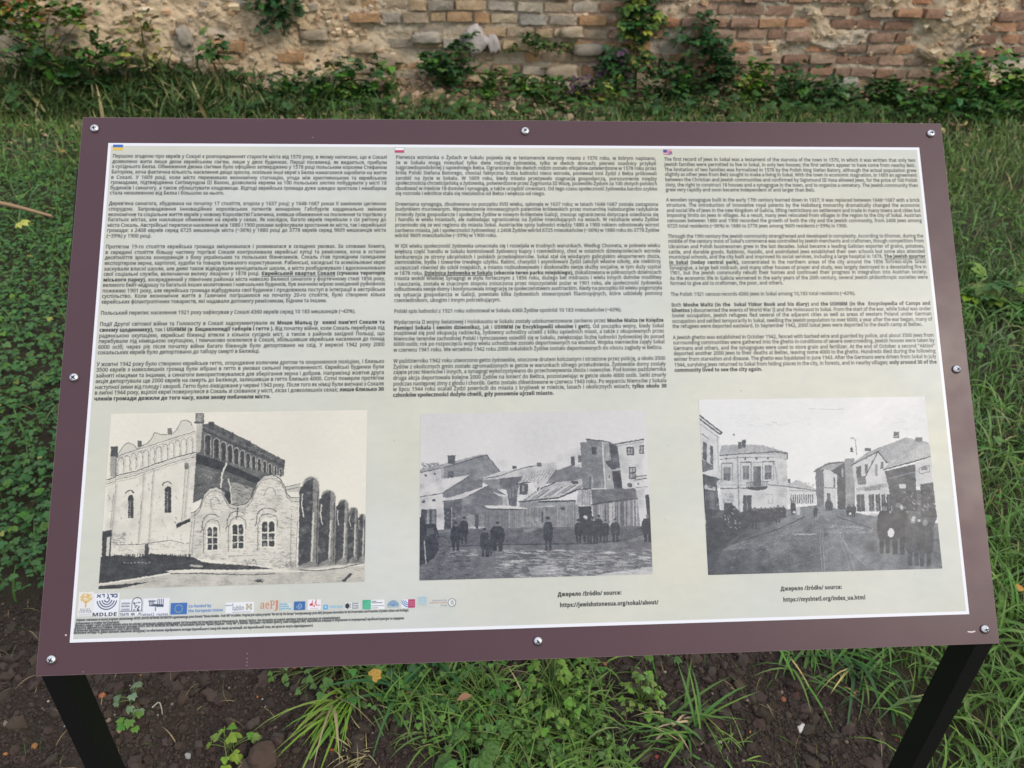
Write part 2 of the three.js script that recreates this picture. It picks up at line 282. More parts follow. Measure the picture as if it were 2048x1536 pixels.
print('logo', 'white logo of an arched window beside three lines of letters', -0.5279, -0.2837, -0.4999, -0.3055, (g, w, h) => {
  box(g, '#e6e8ee', 0, 0.05 * h, w, h * 0.95); const c = '#3c4254'; g.fillStyle = c;
  for (let i = 0; i < 3; i++) fit(g, ['OŚRODEK', 'BRAMA', 'GRODZKA'][i], w * 0.05, h * (0.34 + i * 0.17), w * 0.38, 5.5, 'sans-serif', 'bold');
  g.strokeStyle = c; g.lineWidth = 1.3; g.beginPath(); g.moveTo(w * 0.52, h * 0.7); g.lineTo(w * 0.52, h * 0.3); g.arc(w * 0.74, h * 0.25, w * 0.22, Math.PI, 0); g.lineTo(w * 0.96, h * 0.7); g.stroke();
  const r = rng(7); for (let i = 0; i < 26; i++) box(g, c, w * (0.57 + r() * 0.33), h * (0.22 + r() * 0.45), 1 + r() * 2.2, 1 + r() * 2.4);
  path(g, c, 1.2, [[0, h * 0.73], [w, h * 0.73]]); g.fillStyle = '#2a2e3a'; fit(g, 'TEATR NN .PL', 0, h * 0.97, w, 7.5, 'monospace', 'bold');
});
print('logo', 'white logo of crossed line strokes over spaced letters', -0.4994, -0.2845, -0.467, -0.3064, (g, w, h) => {
  box(g, '#e8eaf0', 0, 0, w, h); const c = '#39415a';
  for (let i = 0; i < 4; i++) path(g, c, 1.4, [[w * (0.24 + i * 0.055), h * 0.1], [w * (0.24 + i * 0.055), h * (0.42 - i * 0.03)], [w * 0.78, h * (0.42 - i * 0.03 + 0.06)]]);
  for (let i = 0; i < 4; i++) path(g, c, 1.4, [[w * (0.55 + i * 0.07), h * 0.04], [w * (0.55 + i * 0.07), h * 0.5]]); path(g, c, 1.4, [[w * 0.18, h * 0.16], [w * 0.5, h * 0.16]]); path(g, c, 1.6, [[w * 0.48, h * 0.5], [w * 0.48, h * 0.72]]);
  g.fillStyle = c; fit(g, 'shtetl routes', 0, h * 0.97, w * 0.98, 7, 'monospace', 'bold');
});
print('logo', 'blue flag with a ring of twelve yellow stars', -0.4651, -0.2911, -0.4447, -0.3053, (g, w, h) => { box(g, '#3f6fb8', 0, 0, w, h); g.fillStyle = '#bcc08a'; for (let i = 0; i < 12; i++) { g.beginPath(); g.arc(w / 2 + Math.cos(i * Math.PI / 6) * h * 0.33, h / 2 + Math.sin(i * Math.PI / 6) * h * 0.33, 1.2, 0, 7); g.fill(); } });
print('logo', 'two lines of blue letters beside the starred flag', -0.4429, -0.2923, -0.3998, -0.3041, (g, w, h) => { g.fillStyle = '#3f6fb8'; fit(g, 'Co-funded by', 0, h * 0.42, w * 0.66, 9.5, 'sans-serif', 'bold'); fit(g, 'the European Union', 0, h * 0.92, w, 9.5, 'sans-serif', 'bold'); });
print('logo', 'white strip logo with a handwritten town name and a small cross of squares', -0.3965, -0.2924, -0.3607, -0.3059, (g, w, h) => {
  box(g, '#e8eaf0', 0, 0, w, h); path(g, '#5b6078', 1.2, [[0, h * 0.28], [w * 0.24, h * 0.26], [w * 0.26, h * 0.1]]); g.fillStyle = '#3a3f4c'; fit(g, 'lublin', w * 0.24, h * 0.74, w * 0.42, 15, 'sans-serif'); box(g, '#9a9ea6', w * 0.24, h * 0.88, w * 0.66, 1.2);
  path(g, '#a0945c', 1.2, [[w * 0.72, h * 0.2], [w * 0.92, h * 0.68]]); path(g, '#a0945c', 1.2, [[w * 0.92, h * 0.2], [w * 0.72, h * 0.68]]); for (const [a, b] of [[0.73, 0.2], [0.86, 0.2], [0.73, 0.5], [0.86, 0.5]]) { g.strokeStyle = '#8d865c'; g.lineWidth = 0.9; g.strokeRect(w * a, h * b, w * 0.06, h * 0.2); }
});
print('logo', 'orange serif letters', -0.3531, -0.2912, -0.3306, -0.303, (g, w, h) => { g.fillStyle = '#c4714e'; fit(g, 'aePJ', 0, h * 0.9, w, 24, 'serif'); path(g, '#c4714e', 1.4, [[w * 0.98, h * 0.1], [w * 0.98, h * 0.95], [w * 0.9, h]]); });
print('logo', 'pale blue block of small lines', -0.3283, -0.295, -0.3128, -0.3042, (g, w, h) => { box(g, '#d0d8d8', 0, 0, w, h); box(g, '#5f9fc4', 0, 0, 1.2, h); g.fillStyle = '#4f93bd'; ['European', 'Association', 'Jewish Heritage'].forEach((t, i) => fit(g, t, 2.5, h * (0.26 + i * 0.3), (w - 3) * [0.6, 0.75, 0.95][i], 5, 'sans-serif', 'bold')); });
print('logo', 'blue rectangle with a pale spiral', -0.3103, -0.2937, -0.2961, -0.3044, (g, w, h) => { box(g, '#3d6aa8', 0, 0, w, h); g.strokeStyle = '#a9c8dd'; g.lineWidth = 1.4; g.beginPath(); for (let i = 0; i < 40; i++) { const a = i * 0.24, q = 1 + i * 0.14; g.lineTo(w / 2 + Math.cos(a) * q, h / 2 + Math.sin(a) * q); } g.stroke(); });
print('logo', 'white square with red strokes', -0.2929, -0.2917, -0.276, -0.3046, (g, w, h) => { box(g, '#ebe9ee', 0, 0, w, h); const c = '#c23c48'; g.fillStyle = c; g.beginPath(); g.moveTo(w * 0.12, h * 0.5); g.lineTo(w * 0.32, h * 0.3); g.lineTo(w * 0.42, h * 0.55); g.lineTo(w * 0.2, h * 0.62); g.fill(); path(g, c, 1.2, [[w * 0.36, h * 0.08], [w * 0.34, h * 0.5], [w * 0.5, h * 0.7], [w * 0.62, h * 0.08], [w * 0.64, h * 0.58], [w * 0.95, h * 0.55]]); box(g, '#c9a5ac', w * 0.2, h * 0.85, w * 0.6, 1); });
print('logo', 'sky blue line of letters with a square', -0.273, -0.2985, -0.2486, -0.3054, (g, w, h) => { box(g, '#5ea9dd', 0, h * 0.05, h * 0.85, h * 0.85); g.fillStyle = '#cfe0e8'; g.beginPath(); g.arc(h * 0.42, h * 0.45, 2, 0, 7); g.fill(); g.fillStyle = '#62abdc'; fit(g, 'centropa', h * 1.05, h * 0.72, w - h * 1.05, 9); });
print('logo', 'black hexagon with three lines of letters', -0.2456, -0.2968, -0.2269, -0.3054, (g, w, h) => { box(g, '#dfe1e4', 0, 0, w, h); g.fillStyle = '#23272d'; g.beginPath(); for (let i = 0; i < 6; i++) g.lineTo(h * 0.48 + Math.cos(i * Math.PI / 3 + 0.5) * h * 0.46, h * 0.5 + Math.sin(i * Math.PI / 3 + 0.5) * h * 0.46); g.fill(); path(g, '#dfe1e4', 2, [[h * 0.5, h * 0.05], [h * 0.85, h * 0.5], [h * 0.5, h * 0.95]]); g.fillStyle = '#2e3238'; ['Jewish', 'Heritage', 'Network'].forEach((t, i) => fit(g, t, w * 0.5, h * (0.3 + i * 0.32), w * 0.44, 4.8, 'sans-serif', 'bold')); });
print('logo', 'green square beside a white panel of lines', -0.223, -0.2943, -0.1949, -0.3061, (g, w, h) => { box(g, '#e9ebef', w * 0.38, 0, w * 0.62, h); box(g, '#3fae86', 0, 0, w * 0.38, h); g.strokeStyle = '#7fcab0'; g.lineWidth = 1.2; for (let i = 0; i < 4; i++) { g.beginPath(); g.arc(w * 0.38, h, 5 + i * 4, Math.PI, Math.PI * 1.5); g.stroke(); } for (const [k, q, c] of [[0.14, 0.22, '#30343a'], [0.3, 0.5, '#30343a'], [0.62, 0.56, '#70757b'], [0.84, 0.3, '#70757b']]) box(g, c, w * 0.41, h * k, w * q, 1.1); });
print('logo', 'blue ribbed half dome', -0.1912, -0.2946, -0.1763, -0.305, (g, w, h) => { for (let i = 1; i < 6; i++) { g.strokeStyle = '#4a7fb0'; g.lineWidth = 1.3; g.beginPath(); g.arc(w * 0.5, h * 0.82, w * 0.095 * i, Math.PI, 0); g.stroke(); } for (let i = 1; i < 6; i++) path(g, '#4a7fb0', 0.8, [[w / 2, h * 0.82], [w / 2 - Math.cos(i * Math.PI / 6) * w * 0.48, h * 0.82 - Math.sin(i * Math.PI / 6) * w * 0.48]]); box(g, '#7e99ae', 0, h * 0.88, w, 1.2); });
print('logo', 'white square with blue arcs beside a crimson square', -0.1732, -0.2951, -0.1557, -0.3056, (g, w, h) => { box(g, '#e7e9ef', 0, 0, w / 2, h); box(g, '#b23a66', w / 2, 0, w / 2, h); g.lineWidth = 1.6; for (let i = 0; i < 3; i++) { g.strokeStyle = '#3c66ac'; g.beginPath(); g.arc(w * 0.5, h * 0.1, 6 + i * 4, Math.PI * 0.5, Math.PI); g.stroke(); } g.fillStyle = '#d99ab2'; for (let j = 0; j < 3; j++) for (let i = 0; i < 3; i++) g.fillRect(w * (0.56 + i * 0.13), h * (0.22 + j * 0.22), 3, 1.4); });
print('logo', 'pale blue grid of dots', -0.1525, -0.2919, -0.1395, -0.3049, (g, w, h) => { g.fillStyle = '#7fb0cf'; for (let i = 0; i < 5; i++) for (let j = 0; j < 4; j++) { g.beginPath(); g.arc(w * (0.16 + i * 0.17), h * (0.1 + j * 0.14), 1.3, 0, 7); g.fill(); } box(g, '#8db4c4', w * 0.05, h * 0.66, w * 0.9, 1.3); box(g, '#8db4c4', w * 0.12, h * 0.8, w * 0.76, 1.3); });
print('logo', 'round black seal beside red and grey lines', -0.1363, -0.2955, -0.1033, -0.3059, (g, w, h) => { g.fillStyle = '#70747a'; fit(g, 'Supported by the', w * 0.08, h * 0.28, w * 0.58, 5); g.fillStyle = '#b06a5e'; fit(g, 'Rothschild Foundation', 0, h * 0.56, w * 0.68, 5); g.fillStyle = '#70747a'; fit(g, 'Europe', w * 0.42, h * 0.86, w * 0.26, 5); g.fillStyle = '#e3e4e2'; g.beginPath(); g.arc(w * 0.86, h / 2, h * 0.48, 0, 7); g.fill(); g.strokeStyle = '#4a4e52'; g.lineWidth = 1.1; g.stroke(); const r = rng(3); for (let i = 0; i < 10; i++) box(g, '#4a4e52', w * 0.86 + (r() - 0.5) * h * 0.45, h * (0.25 + r() * 0.5), 1.4, 1.8); });
// ---------- the three old photographs printed on the sheet ----------
// Each is drawn flat; the corner list only squares up the measured drawing coordinates.
function squareUp(q, W, H) {   // projective map from the quad q (tl, tr, br, bl) to W x H
  const A = [], B = [], t = [[0, 0], [W, 0], [W, H], [0, H]];
  q.forEach(([x, y], i) => { const [u, v] = t[i]; A.push([x, y, 1, 0, 0, 0, -u * x, -u * y], [0, 0, 0, x, y, 1, -v * x, -v * y]); B.push(u, v); });
  for (let i = 0; i < 8; i++) {
    let p = i; for (let j = i + 1; j < 8; j++) if (Math.abs(A[j][i]) > Math.abs(A[p][i])) p = j;
    const ta = A[i]; A[i] = A[p]; A[p] = ta; const tb = B[i]; B[i] = B[p]; B[p] = tb;
    for (let j = 0; j < 8; j++) if (j !== i) { const f = A[j][i] / A[i][i]; for (let k = i; k < 8; k++) A[j][k] -= f * A[i][k]; B[j] -= f * B[i]; }
  }
  const h = B.map((b, i) => b / A[i][i]);
  return (x, y) => { const w = h[6] * x + h[7] * y + 1; return [(h[0] * x + h[1] * y + h[2]) / w, (h[3] * x + h[4] * y + h[5]) / w]; };
}
function oldPhoto(W, H, quad, tone, seed, draw) {
  const c = canvas(W, H), g = c.getContext('2d'), m = squareUp(quad, W, H), r = rng(seed);
  const col = (v, a = 1) => { const [p, q] = tone, k = Math.min(1, Math.max(0, v / 100)); return `rgba(${[0, 1, 2].map((i) => Math.round(lerp(p[i], q[i], k))).join(',')},${a})`; };
  const trace = (pts, close = true) => { g.beginPath(); pts.forEach((p, i) => (i ? g.lineTo(...m(...p)) : g.moveTo(...m(...p)))); if (close) g.closePath(); };
  const d = {
    r, g, m,
    poly: (v, pts, a) => { trace(pts); g.fillStyle = col(v, a); g.fill(); },
    line: (v, w, pts, a = 1) => { trace(pts, false); g.strokeStyle = col(v, a); g.lineWidth = w; g.lineCap = g.lineJoin = 'round'; g.stroke(); },
    rect: (v, x, y, w, h, a) => d.poly(v, [[x, y], [x + w, y], [x + w, y + h], [x, y + h]], a),
    arcPts: (x, y, rx, ry, a0 = Math.PI, a1 = 2 * Math.PI, n = 14) => Array.from({ length: n + 1 }, (_, i) => { const a = lerp(a0, a1, i / n); return [x + Math.cos(a) * rx, y + Math.sin(a) * ry]; }),
    arch: (v, x, y0, w, y1, a) => d.poly(v, [...d.arcPts(x + w / 2, y0 + w / 2, w / 2, w / 2), [x + w, y1], [x, y1]], a),
    blob: (v, x, y, rx, ry, a) => d.poly(v, d.arcPts(x, y, rx, ry, 0, 2 * Math.PI, 18), a),
    // speckle: n short marks inside a polygon's box, kept where the point lies in the polygon
    speckle: (pts, n, vs, [lx, ly], a = 0.5, w = 1) => {
      const xs = pts.map((p) => p[0]), ys = pts.map((p) => p[1]), x0 = Math.min(...xs), x1 = Math.max(...xs), y0 = Math.min(...ys), y1 = Math.max(...ys);
      g.save(); trace(pts); g.clip();
      for (let i = 0; i < n; i++) { const x = lerp(x0, x1, r()), y = lerp(y0, y1, r()), l = 0.4 + r() * 1.2; d.line(vs[0] + r() * (vs[1] - vs[0]), w * (0.5 + r()), [[x, y], [x + lx * l, y + ly * l + (r() - 0.5) * 6]], a * (0.4 + 0.6 * r())); }
      g.restore();
    },
    // soft blotches of tone inside a polygon, as in an old gelatin print
    mottle: (pts, n, vs, size, a = 0.3) => {
      const xs = pts.map((p) => p[0]), ys = pts.map((p) => p[1]), x0 = Math.min(...xs), x1 = Math.max(...xs), y0 = Math.min(...ys), y1 = Math.max(...ys);
      g.save(); trace(pts); g.clip();
      for (let i = 0; i < n; i++) { const [x, y] = m(lerp(x0, x1, r()), lerp(y0, y1, r())), s = size * (0.4 + r()), v = vs[0] + r() * (vs[1] - vs[0]), q = g.createRadialGradient(x, y, 0, x, y, s); q.addColorStop(0, col(v, a)); q.addColorStop(1, col(v, 0)); g.fillStyle = q; g.fillRect(x - s, y - s, 2 * s, 2 * s); }
      g.restore();
    },
    // a small standing figure, feet at (x, y), h tall
    figure: (x, y, h, v = 6, wide = 1, hat = true) => {
      const w = h * 0.15 * wide;
      d.blob(v + 34, x, y - h * 0.9, h * 0.05, h * 0.07); if (hat) { d.poly(v, [[x - h * 0.065, y - h * 0.92], [x + h * 0.065, y - h * 0.92], [x + h * 0.045, y - h * 0.995], [x - h * 0.045, y - h * 0.995]]); }
      d.poly(v, [[x - w * 0.55, y - h * 0.84], [x + w * 0.55, y - h * 0.84], [x + w * 1.02, y - h * 0.72], [x + w * 1.05, y - h * 0.42], [x + w * 0.85, y - h * 0.28], [x - w * 0.85, y - h * 0.28], [x - w * 1.05, y - h * 0.42], [x - w * 1.02, y - h * 0.72]]);
      d.poly(v, [[x - w * 0.7, y - h * 0.3], [x - w * 0.08, y - h * 0.3], [x - w * 0.15, y], [x - w * 0.65, y]]); d.poly(v, [[x + w * 0.1, y - h * 0.3], [x + w * 0.72, y - h * 0.3], [x + w * 0.7, y], [x + w * 0.2, y]]);
      d.line(v + 14, 1, [[x - w * 0.5, y - h * 0.7], [x - w * 0.55, y - h * 0.4]], 0.6); d.line(v + 22, 1.4, [[x + w * 0.2, y - h * 0.8], [x + w * 0.1, y - h * 0.45]], 0.5);
    },
  };
  draw(d);
  const im = g.getImageData(0, 0, W, H), q = im.data;   // film grain and blotches of the old negative
  // edges of the old print wander a little, plaster and mud are blotchy, the sky stays smooth
  const src = Uint8ClampedArray.from(q), warped = new Uint8ClampedArray(q.length), grainAt = new Float32Array(W * H);
  for (let j = 0; j < H; j++) for (let i = 0; i < W; i++) {
    const k = (j * W + i) * 4, wx = Math.round(2.6 * N3(i * 0.09, j * 0.09, seed) + 1.6 * N3(i * 0.3, j * 0.3, seed + 2)), wy = Math.round(2.4 * N3(i * 0.09, j * 0.09, seed + 7) + 1.6 * N3(i * 0.3, j * 0.3, seed + 9));
    const s = (Math.min(H - 1, Math.max(0, j + wy)) * W + Math.min(W - 1, Math.max(0, i + wx))) * 4, L = src[s + 1], mid = 0.14 + 0.86 * sstep(212, 170, L);
    const n = mid * 0.62 * (46 * fbm(i * 0.035, j * 0.05, seed, 3) + 40 * fbm(i * 0.15, j * 0.2, seed + 4, 2) + 34 * N3(i * 0.4, j * 0.4, seed + 5)) + (r() - 0.5) * 16;
    for (let e = 0; e < 3; e++) warped[k + e] = src[s + e]; grainAt[k >> 2] = n;
  }
  for (let j = 0; j < H; j++) for (let i = 0; i < W; i++) for (let e = 0; e < 3; e++) {   // soft focus of the old lens, then the grain
    let t = 0, c = 0; for (let b = -1; b <= 1; b++) for (let a = -1; a <= 1; a++) { const y = j + b, x = i + a; if (y < 0 || x < 0 || y >= H || x >= W ) continue; const w = 1 / (1 + a * a + b * b); t += warped[(y * W + x) * 4 + e] * w; c += w; }
    q[(j * W + i) * 4 + e] = Math.max(0, Math.min(255, t / c + grainAt[j * W + i]));
  }
  g.putImageData(im, 0, 0);
  return tex(c);
}
// 1: a ruined fortress-like building with arcades and a lower annex with buttresses
const photoA = oldPhoto(1000, 668, [[119, 58], [1994, 43], [1971, 1296], [33, 1342]], [[44, 46, 50], [230, 225, 211]], 11, (d) => {
  const { poly, line, rect, arch, arcPts, speckle, mottle, r } = d;
  rect(99, -50, -50, 2200, 1500); mottle([[0, 0], [2048, 0], [2048, 700], [0, 700]], 26, [90, 97], 160, 0.4);
  const west = [[110, 385], [165, 362], [735, 172], [790, 150], [770, 345], [745, 400], [722, 720], [690, 1110], [60, 1105], [100, 560]];
  poly(96, west); mottle(west, 90, [74, 102], 46, 0.4); mottle(west, 40, [50, 76], 16, 0.3); speckle(west, 320, [55, 84], [30, -8], 0.4, 1.8); speckle(west, 110, [16, 50], [6, 16], 0.55, 2.2);
  // parapet gables, urns and turrets along the top
  poly(88, [[175, 352], [215, 290], [245, 272], [290, 290], [305, 318], [310, 300], [345, 296], [350, 290], [410, 250], [440, 196], [480, 210], [525, 215], [540, 168], [565, 172], [575, 205], [612, 165], [630, 120], [665, 106], [700, 122], [720, 150], [735, 176], [180, 365]]);
  line(25, 2.2, [[175, 352], [215, 290], [245, 272], [290, 290], [310, 318], [345, 296], [385, 280], [415, 245], [440, 196], [480, 212], [525, 215]]); line(25, 2.4, [[575, 205], [610, 165], [630, 120], [665, 106], [700, 122], [715, 150]]);
  for (const [x, y, w, h, v] of [[118, 300, 50, 80, 15], [315, 262, 26, 40, 30], [535, 170, 28, 44, 40], [738, 62, 60, 75, 60], [115, 370, 42, 150, 62]]) { rect(v, x, y, w, h); line(8, 2, [[x, y], [x + w, y], [x + w, y + h]]); }
  for (let i = 0; i < 16; i++) rect(12, 738 + r() * 55, 60 + r() * 70, 8, 6, 0.8); rect(18, 730, 120, 66, 14); rect(35, 745, 140, 52, 210, 0.35);
  line(35, 2.6, [[165, 370], [735, 190]]); line(55, 1.6, [[168, 385], [738, 204]]);
  // blind arcade of the west parapet
  for (let i = 0; i < 13; i++) { const x = 130 + i * 46, yb = 505 - i * 13.5, h = 112; line(38, 2, [...arcPts(x + 18, yb - h + 22, 18, 22), [x + 36, yb]], 0.9); line(62, 1.6, [[x, yb - h + 22], [x, yb + 10]], 0.8); line(30, 2.4, [[x + 38, yb - h + 30], [x + 38, yb - h + 50]], 0.7); }
  for (const [o, v, w] of [[0, 18, 3.2], [16, 60, 2], [30, 30, 2.2], [46, 66, 2]]) line(v, w, [[85, 545 + o], [150, 525 + o], [160, 512 + o], [300, 482 + o], [420, 438 + o], [600, 380 + o], [745, 345 + o]]);
  for (const [x0, y0, x1, y1] of [[158, 570, 128, 960], [140, 650, 118, 900], [362, 500, 320, 1020], [432, 470, 398, 1000], [668, 410, 640, 850], [690, 440, 660, 830]]) { line(40, 2, [[x0, y0], [x1, y1]], 0.8); line(70, 5, [[x0 + 9, y0], [x1 + 9, y1]], 0.4); }
  poly(22, [[655, 425], [690, 420], [685, 470], [660, 470]], 0.7);
  for (const [x, y, w, b] of [[240, 630, 46, 822], [508, 568, 54, 785]]) { line(15, 3.4, arcPts(x + w / 2 - 4, y + 18, w * 0.62, 26, Math.PI, 1.9 * Math.PI)); arch(10, x + 8, y + 26, w - 8, b); for (let k = 0; k < 7; k++) rect(70, x + 4 + r() * 14, y + 70 + k * 18, 12, 6, 0.7); line(80, 1.5, [[x + w * 0.55, y + 60], [x + w * 0.5, b]]); }
  speckle([[130, 930], [230, 930], [225, 1010], [125, 1020]], 60, [10, 40], [26, 4], 0.7, 1.6); line(25, 2, [[135, 1020], [330, 1018], [420, 1005], [560, 988], [650, 1010]]); speckle([[135, 1020], [700, 1000], [690, 1110], [125, 1100]], 160, [25, 55], [22, 3], 0.5, 1.5);
  poly(6, [[598, 870], [720, 820], [722, 842], [602, 900]]); poly(10, [[60, 920], [128, 910], [120, 1105], [55, 1105]]); poly(86, [[95, 960], [118, 960], [108, 1100], [85, 1100]]); poly(15, [[372, 1015], [400, 1012], [398, 1110], [368, 1110]]);
  // shaded south side with its row of arches
  const south = [[790, 140], [860, 130], [1000, 200], [1130, 265], [1240, 330], [1390, 405], [1385, 520], [1290, 515], [1190, 590], [1130, 725], [985, 735], [950, 640], [890, 600], [800, 680], [722, 715], [745, 350], [775, 340]];
  poly(26, south); mottle(south, 70, [6, 60], 30, 0.4); speckle(south, 520, [5, 74], [12, 8], 0.75, 2.2);
  for (const [x, y, w, h] of [[835, 120, 40, 60], [935, 190, 26, 40], [985, 198, 34, 60], [1060, 265, 26, 40], [1108, 262, 34, 60], [1170, 320, 26, 34], [1215, 328, 30, 50], [1310, 385, 30, 36], [1350, 405, 42, 46], [895, 180, 22, 26], [1145, 310, 20, 24]]) { rect(15, x, y, w, h); line(60, 1.2, [[x + 4, y + 2], [x + w - 3, y + 2]]); }
  line(60, 2, [[800, 160], [1385, 430]], 0.7); line(4, 3, [[800, 185], [1380, 452]]);
  for (let i = 0; i < 13; i++) { const t = i / 12, x = lerp(806, 1352, t ** 0.86), yt = lerp(215, 468, t ** 0.86), w = lerp(52, 22, t), h = lerp(150, 60, t); arch(9, x, yt, w * 0.85, yt + h); line(82, 2.6, [[x, yt + h], ...arcPts(x + w * 0.43, yt + w * 0.43, w * 0.43, w * 0.43), [x + w * 0.86, yt + h]], 0.95); line(55, 3, [[x + w * 0.2, yt + h * 0.4], [x + w * 0.18, yt + h * 0.95]], 0.45); }
  poly(5, [[745, 358], [800, 370], [960, 425], [1210, 540], [1195, 585], [1000, 500], [745, 425]]);
  line(90, 7, [[965, 430], [935, 500], [925, 600]]); line(88, 6, [[980, 545], [995, 600], [1003, 725]]);
  const rough = [[1000, 560], [1160, 610], [1130, 720], [1010, 735]]; poly(58, rough); speckle(rough, 200, [10, 95], [14, 3], 0.9, 2.4); speckle([[820, 470], [930, 500], [920, 600], [860, 600], [770, 660], [735, 560]], 160, [5, 65], [12, 5], 0.6, 1.8); poly(8, [[950, 620], [995, 640], [1000, 735], [962, 715]]);
  // the annex: wavy gables in brick, three arched windows
  const annex = [[705, 790], [740, 780], [772, 745], [800, 660], [840, 615], [890, 600], [930, 618], [955, 670], [985, 720], [1050, 738], [1110, 725], [1150, 680], [1190, 575], [1235, 525], [1300, 512], [1355, 540], [1395, 600], [1405, 650], [1440, 682], [1500, 680], [1505, 590], [1495, 620], [1480, 1210], [690, 1112]];
  poly(93, annex); mottle(annex, 110, [68, 102], 34, 0.42); mottle(annex, 60, [45, 70], 12, 0.28); speckle(annex, 1500, [40, 74], [26, 0], 0.75, 1.6); speckle(annex, 500, [92, 102], [18, 0], 0.6, 1.6); speckle(annex, 60, [15, 40], [10, 4], 0.7, 2.2);
  for (const [o, v, w] of [[0, 20, 2.8], [14, 70, 2], [26, 30, 2]]) line(v, w, annex.slice(0, 20).map(([x, y]) => [x, y + o]));
  poly(80, [[1400, 600], [1505, 585], [1500, 640], [1410, 640]]); line(20, 2.4, [[1400, 600], [1505, 580]]); line(25, 2, [[1400, 625], [1500, 605]]);
  line(35, 2, [...arcPts(880, 722, 32, 48)]); line(35, 2, [...arcPts(1285, 665, 40, 60)]);
  for (const [x, y, w, b] of [[826, 890, 78, 1062], [1008, 870, 86, 1052], [1222, 850, 100, 1040]]) {
    line(30, 2.6, [[x - 26, b + 20], [x - 26, y + 20], ...arcPts(x + w / 2, y - 4, w * 0.66, 48), [x + w + 14, y + 40]], 0.9); line(22, 3, arcPts(x + w / 2 - 6, y - 46, w * 0.72, 46, Math.PI, 1.85 * Math.PI)); line(22, 3, [[x - 34, y - 40], [x - 36, y + 20], [x - 50, y + 40]]);
    poly(97, [...arcPts(x + w / 2, y + 20, w * 0.58, 44), [x + w * 1.06, b + 8], [x - w * 0.08, b + 8]]);
    for (const k of [0, 1]) { arch(10, x + 4 + k * w * 0.5, y + 4, w * 0.4, y + (b - y) * 0.42); rect(12, x + 4 + k * w * 0.5, y + (b - y) * 0.48, w * 0.4, (b - y) * 0.24); rect(12, x + 4 + k * w * 0.5, y + (b - y) * 0.76, w * 0.4, (b - y) * 0.22); }
    for (let k = 0; k < 5; k++) rect(75, x + 6 + r() * w * 0.7, y + 20 + r() * (b - y - 50), w * 0.2, 22, 0.5);
  }
  line(20, 4, [[1050, 750], [1045, 790], [1040, 830]]); poly(70, [[1060, 755], [1110, 750], [1108, 785], [1062, 790]]);
  for (const [a, b, c, e] of [[735, 790, 715, 1100], [715, 850, 690, 1100], [1485, 850, 1470, 1190], [1440, 800, 1432, 1180]]) line(38, 2, [[a, b], [c, e]], 0.8);
  speckle([[1280, 1080], [1470, 1080], [1470, 1200], [1280, 1190]], 130, [30, 60], [26, -2], 0.7, 1.6); line(45, 1.4, [[980, 1105], [1200, 1100]]); line(40, 1.4, [[800, 1110], [830, 1105]]);
  // buttresses in shade, stepping back to the right
  for (const [x, yt, w, yb, lw] of [[1500, 528, 140, 1200, 1], [1640, 625, 120, 1188, 0.85], [1765, 695, 90, 1175, 0.7], [1855, 752, 68, 1165, 0.6], [1925, 800, 54, 1160, 0.5]]) {
    const body = [[x, yt + w * 0.55], ...arcPts(x + w * 0.58, yt + w * 0.5, w * 0.44, w * 0.5), [x + w, yb - 40], [x + w * 0.9, yb], [x - 12, yb]];
    poly(48, body); mottle(body, 30, [10, 90], 16, 0.45); speckle(body, 150, [10, 88], [13, 3], 0.7, 1.8);
    poly(6, [[x, yt + w * 0.7], [x + w * 0.28, yt + w * 0.3], [x + w * 0.7, yt + w * 0.08], [x + w * 0.62, yb - 60], [x + w * 0.1, yb - 30], [x - 8, yb]], 0.85); mottle([[x, yt], [x + w, yt], [x + w, yb], [x - 10, yb]], 26, [20, 84], 10, 0.4); speckle([[x, yt + w], [x + w * 0.6, yt + w], [x + w * 0.5, yb], [x, yb]], 60, [10, 50], [8, 12], 0.45, 1.6);
    line(90, 4.5 * lw, [[x + w * 0.16, yt + w * 0.9], [x + w * 0.1, yt + w * 1.5], [x + w * 0.22, yt + w * 2.1]]); line(86, 8 * lw, [[x + w * 0.72, yt + w * 1.9], [x + w * 0.62, yb - 60]], 0.9); line(10, 3.2 * lw, [[x + w * 0.95, yt + w * 0.8], [x + w * 0.88, yb - 40]]); line(80, 3.5 * lw, arcPts(x + w * 0.58, yt + w * 0.5, w * 0.44, w * 0.5, Math.PI * 1.1, Math.PI * 1.9));
  }
  for (const [x, y] of [[1140, 1160], [1755, 1145], [1450, 1170]]) speckle([[x - 50, y - 35], [x + 45, y - 30], [x + 50, y + 30], [x - 60, y + 30]], 40, [8, 60], [10, 6], 0.8, 2.4);
  // ground: dark grass, a light kerb path, sandy road
  poly(82, [[30, 1345], [30, 1280], [560, 1215], [1300, 1215], [1975, 1160], [1975, 1310]]); mottle([[30, 1345], [560, 1215], [1975, 1160], [1975, 1310]], 70, [50, 92], 34, 0.4); speckle([[400, 1250], [1975, 1180], [1975, 1300], [400, 1335]], 300, [45, 75], [36, -3], 0.5, 2);
  const grass = [[50, 1105], [180, 1095], [330, 1110], [420, 1085], [640, 1105], [720, 1112], [800, 1150], [960, 1165], [1180, 1180], [1310, 1200], [1000, 1205], [700, 1200], [520, 1210], [560, 1222], [300, 1270], [35, 1300]];
  poly(9, grass); mottle(grass, 40, [2, 30], 24, 0.5); for (let i = 0; i < 90; i++) { const x = 60 + r() * 650; line(6, 2, [[x, 1112], [x + 4, 1085 + r() * 18]]); } for (let i = 0; i < 8; i++) line(80, 2, [[215 + i * 26, 1150], [228 + i * 26, 1156 - r() * 8]]); poly(70, [[700, 1165], [800, 1172], [790, 1188], [705, 1182]]);
  speckle([[940, 1155], [1180, 1170], [1160, 1200], [930, 1195]], 60, [8, 60], [16, 4], 0.7, 2);
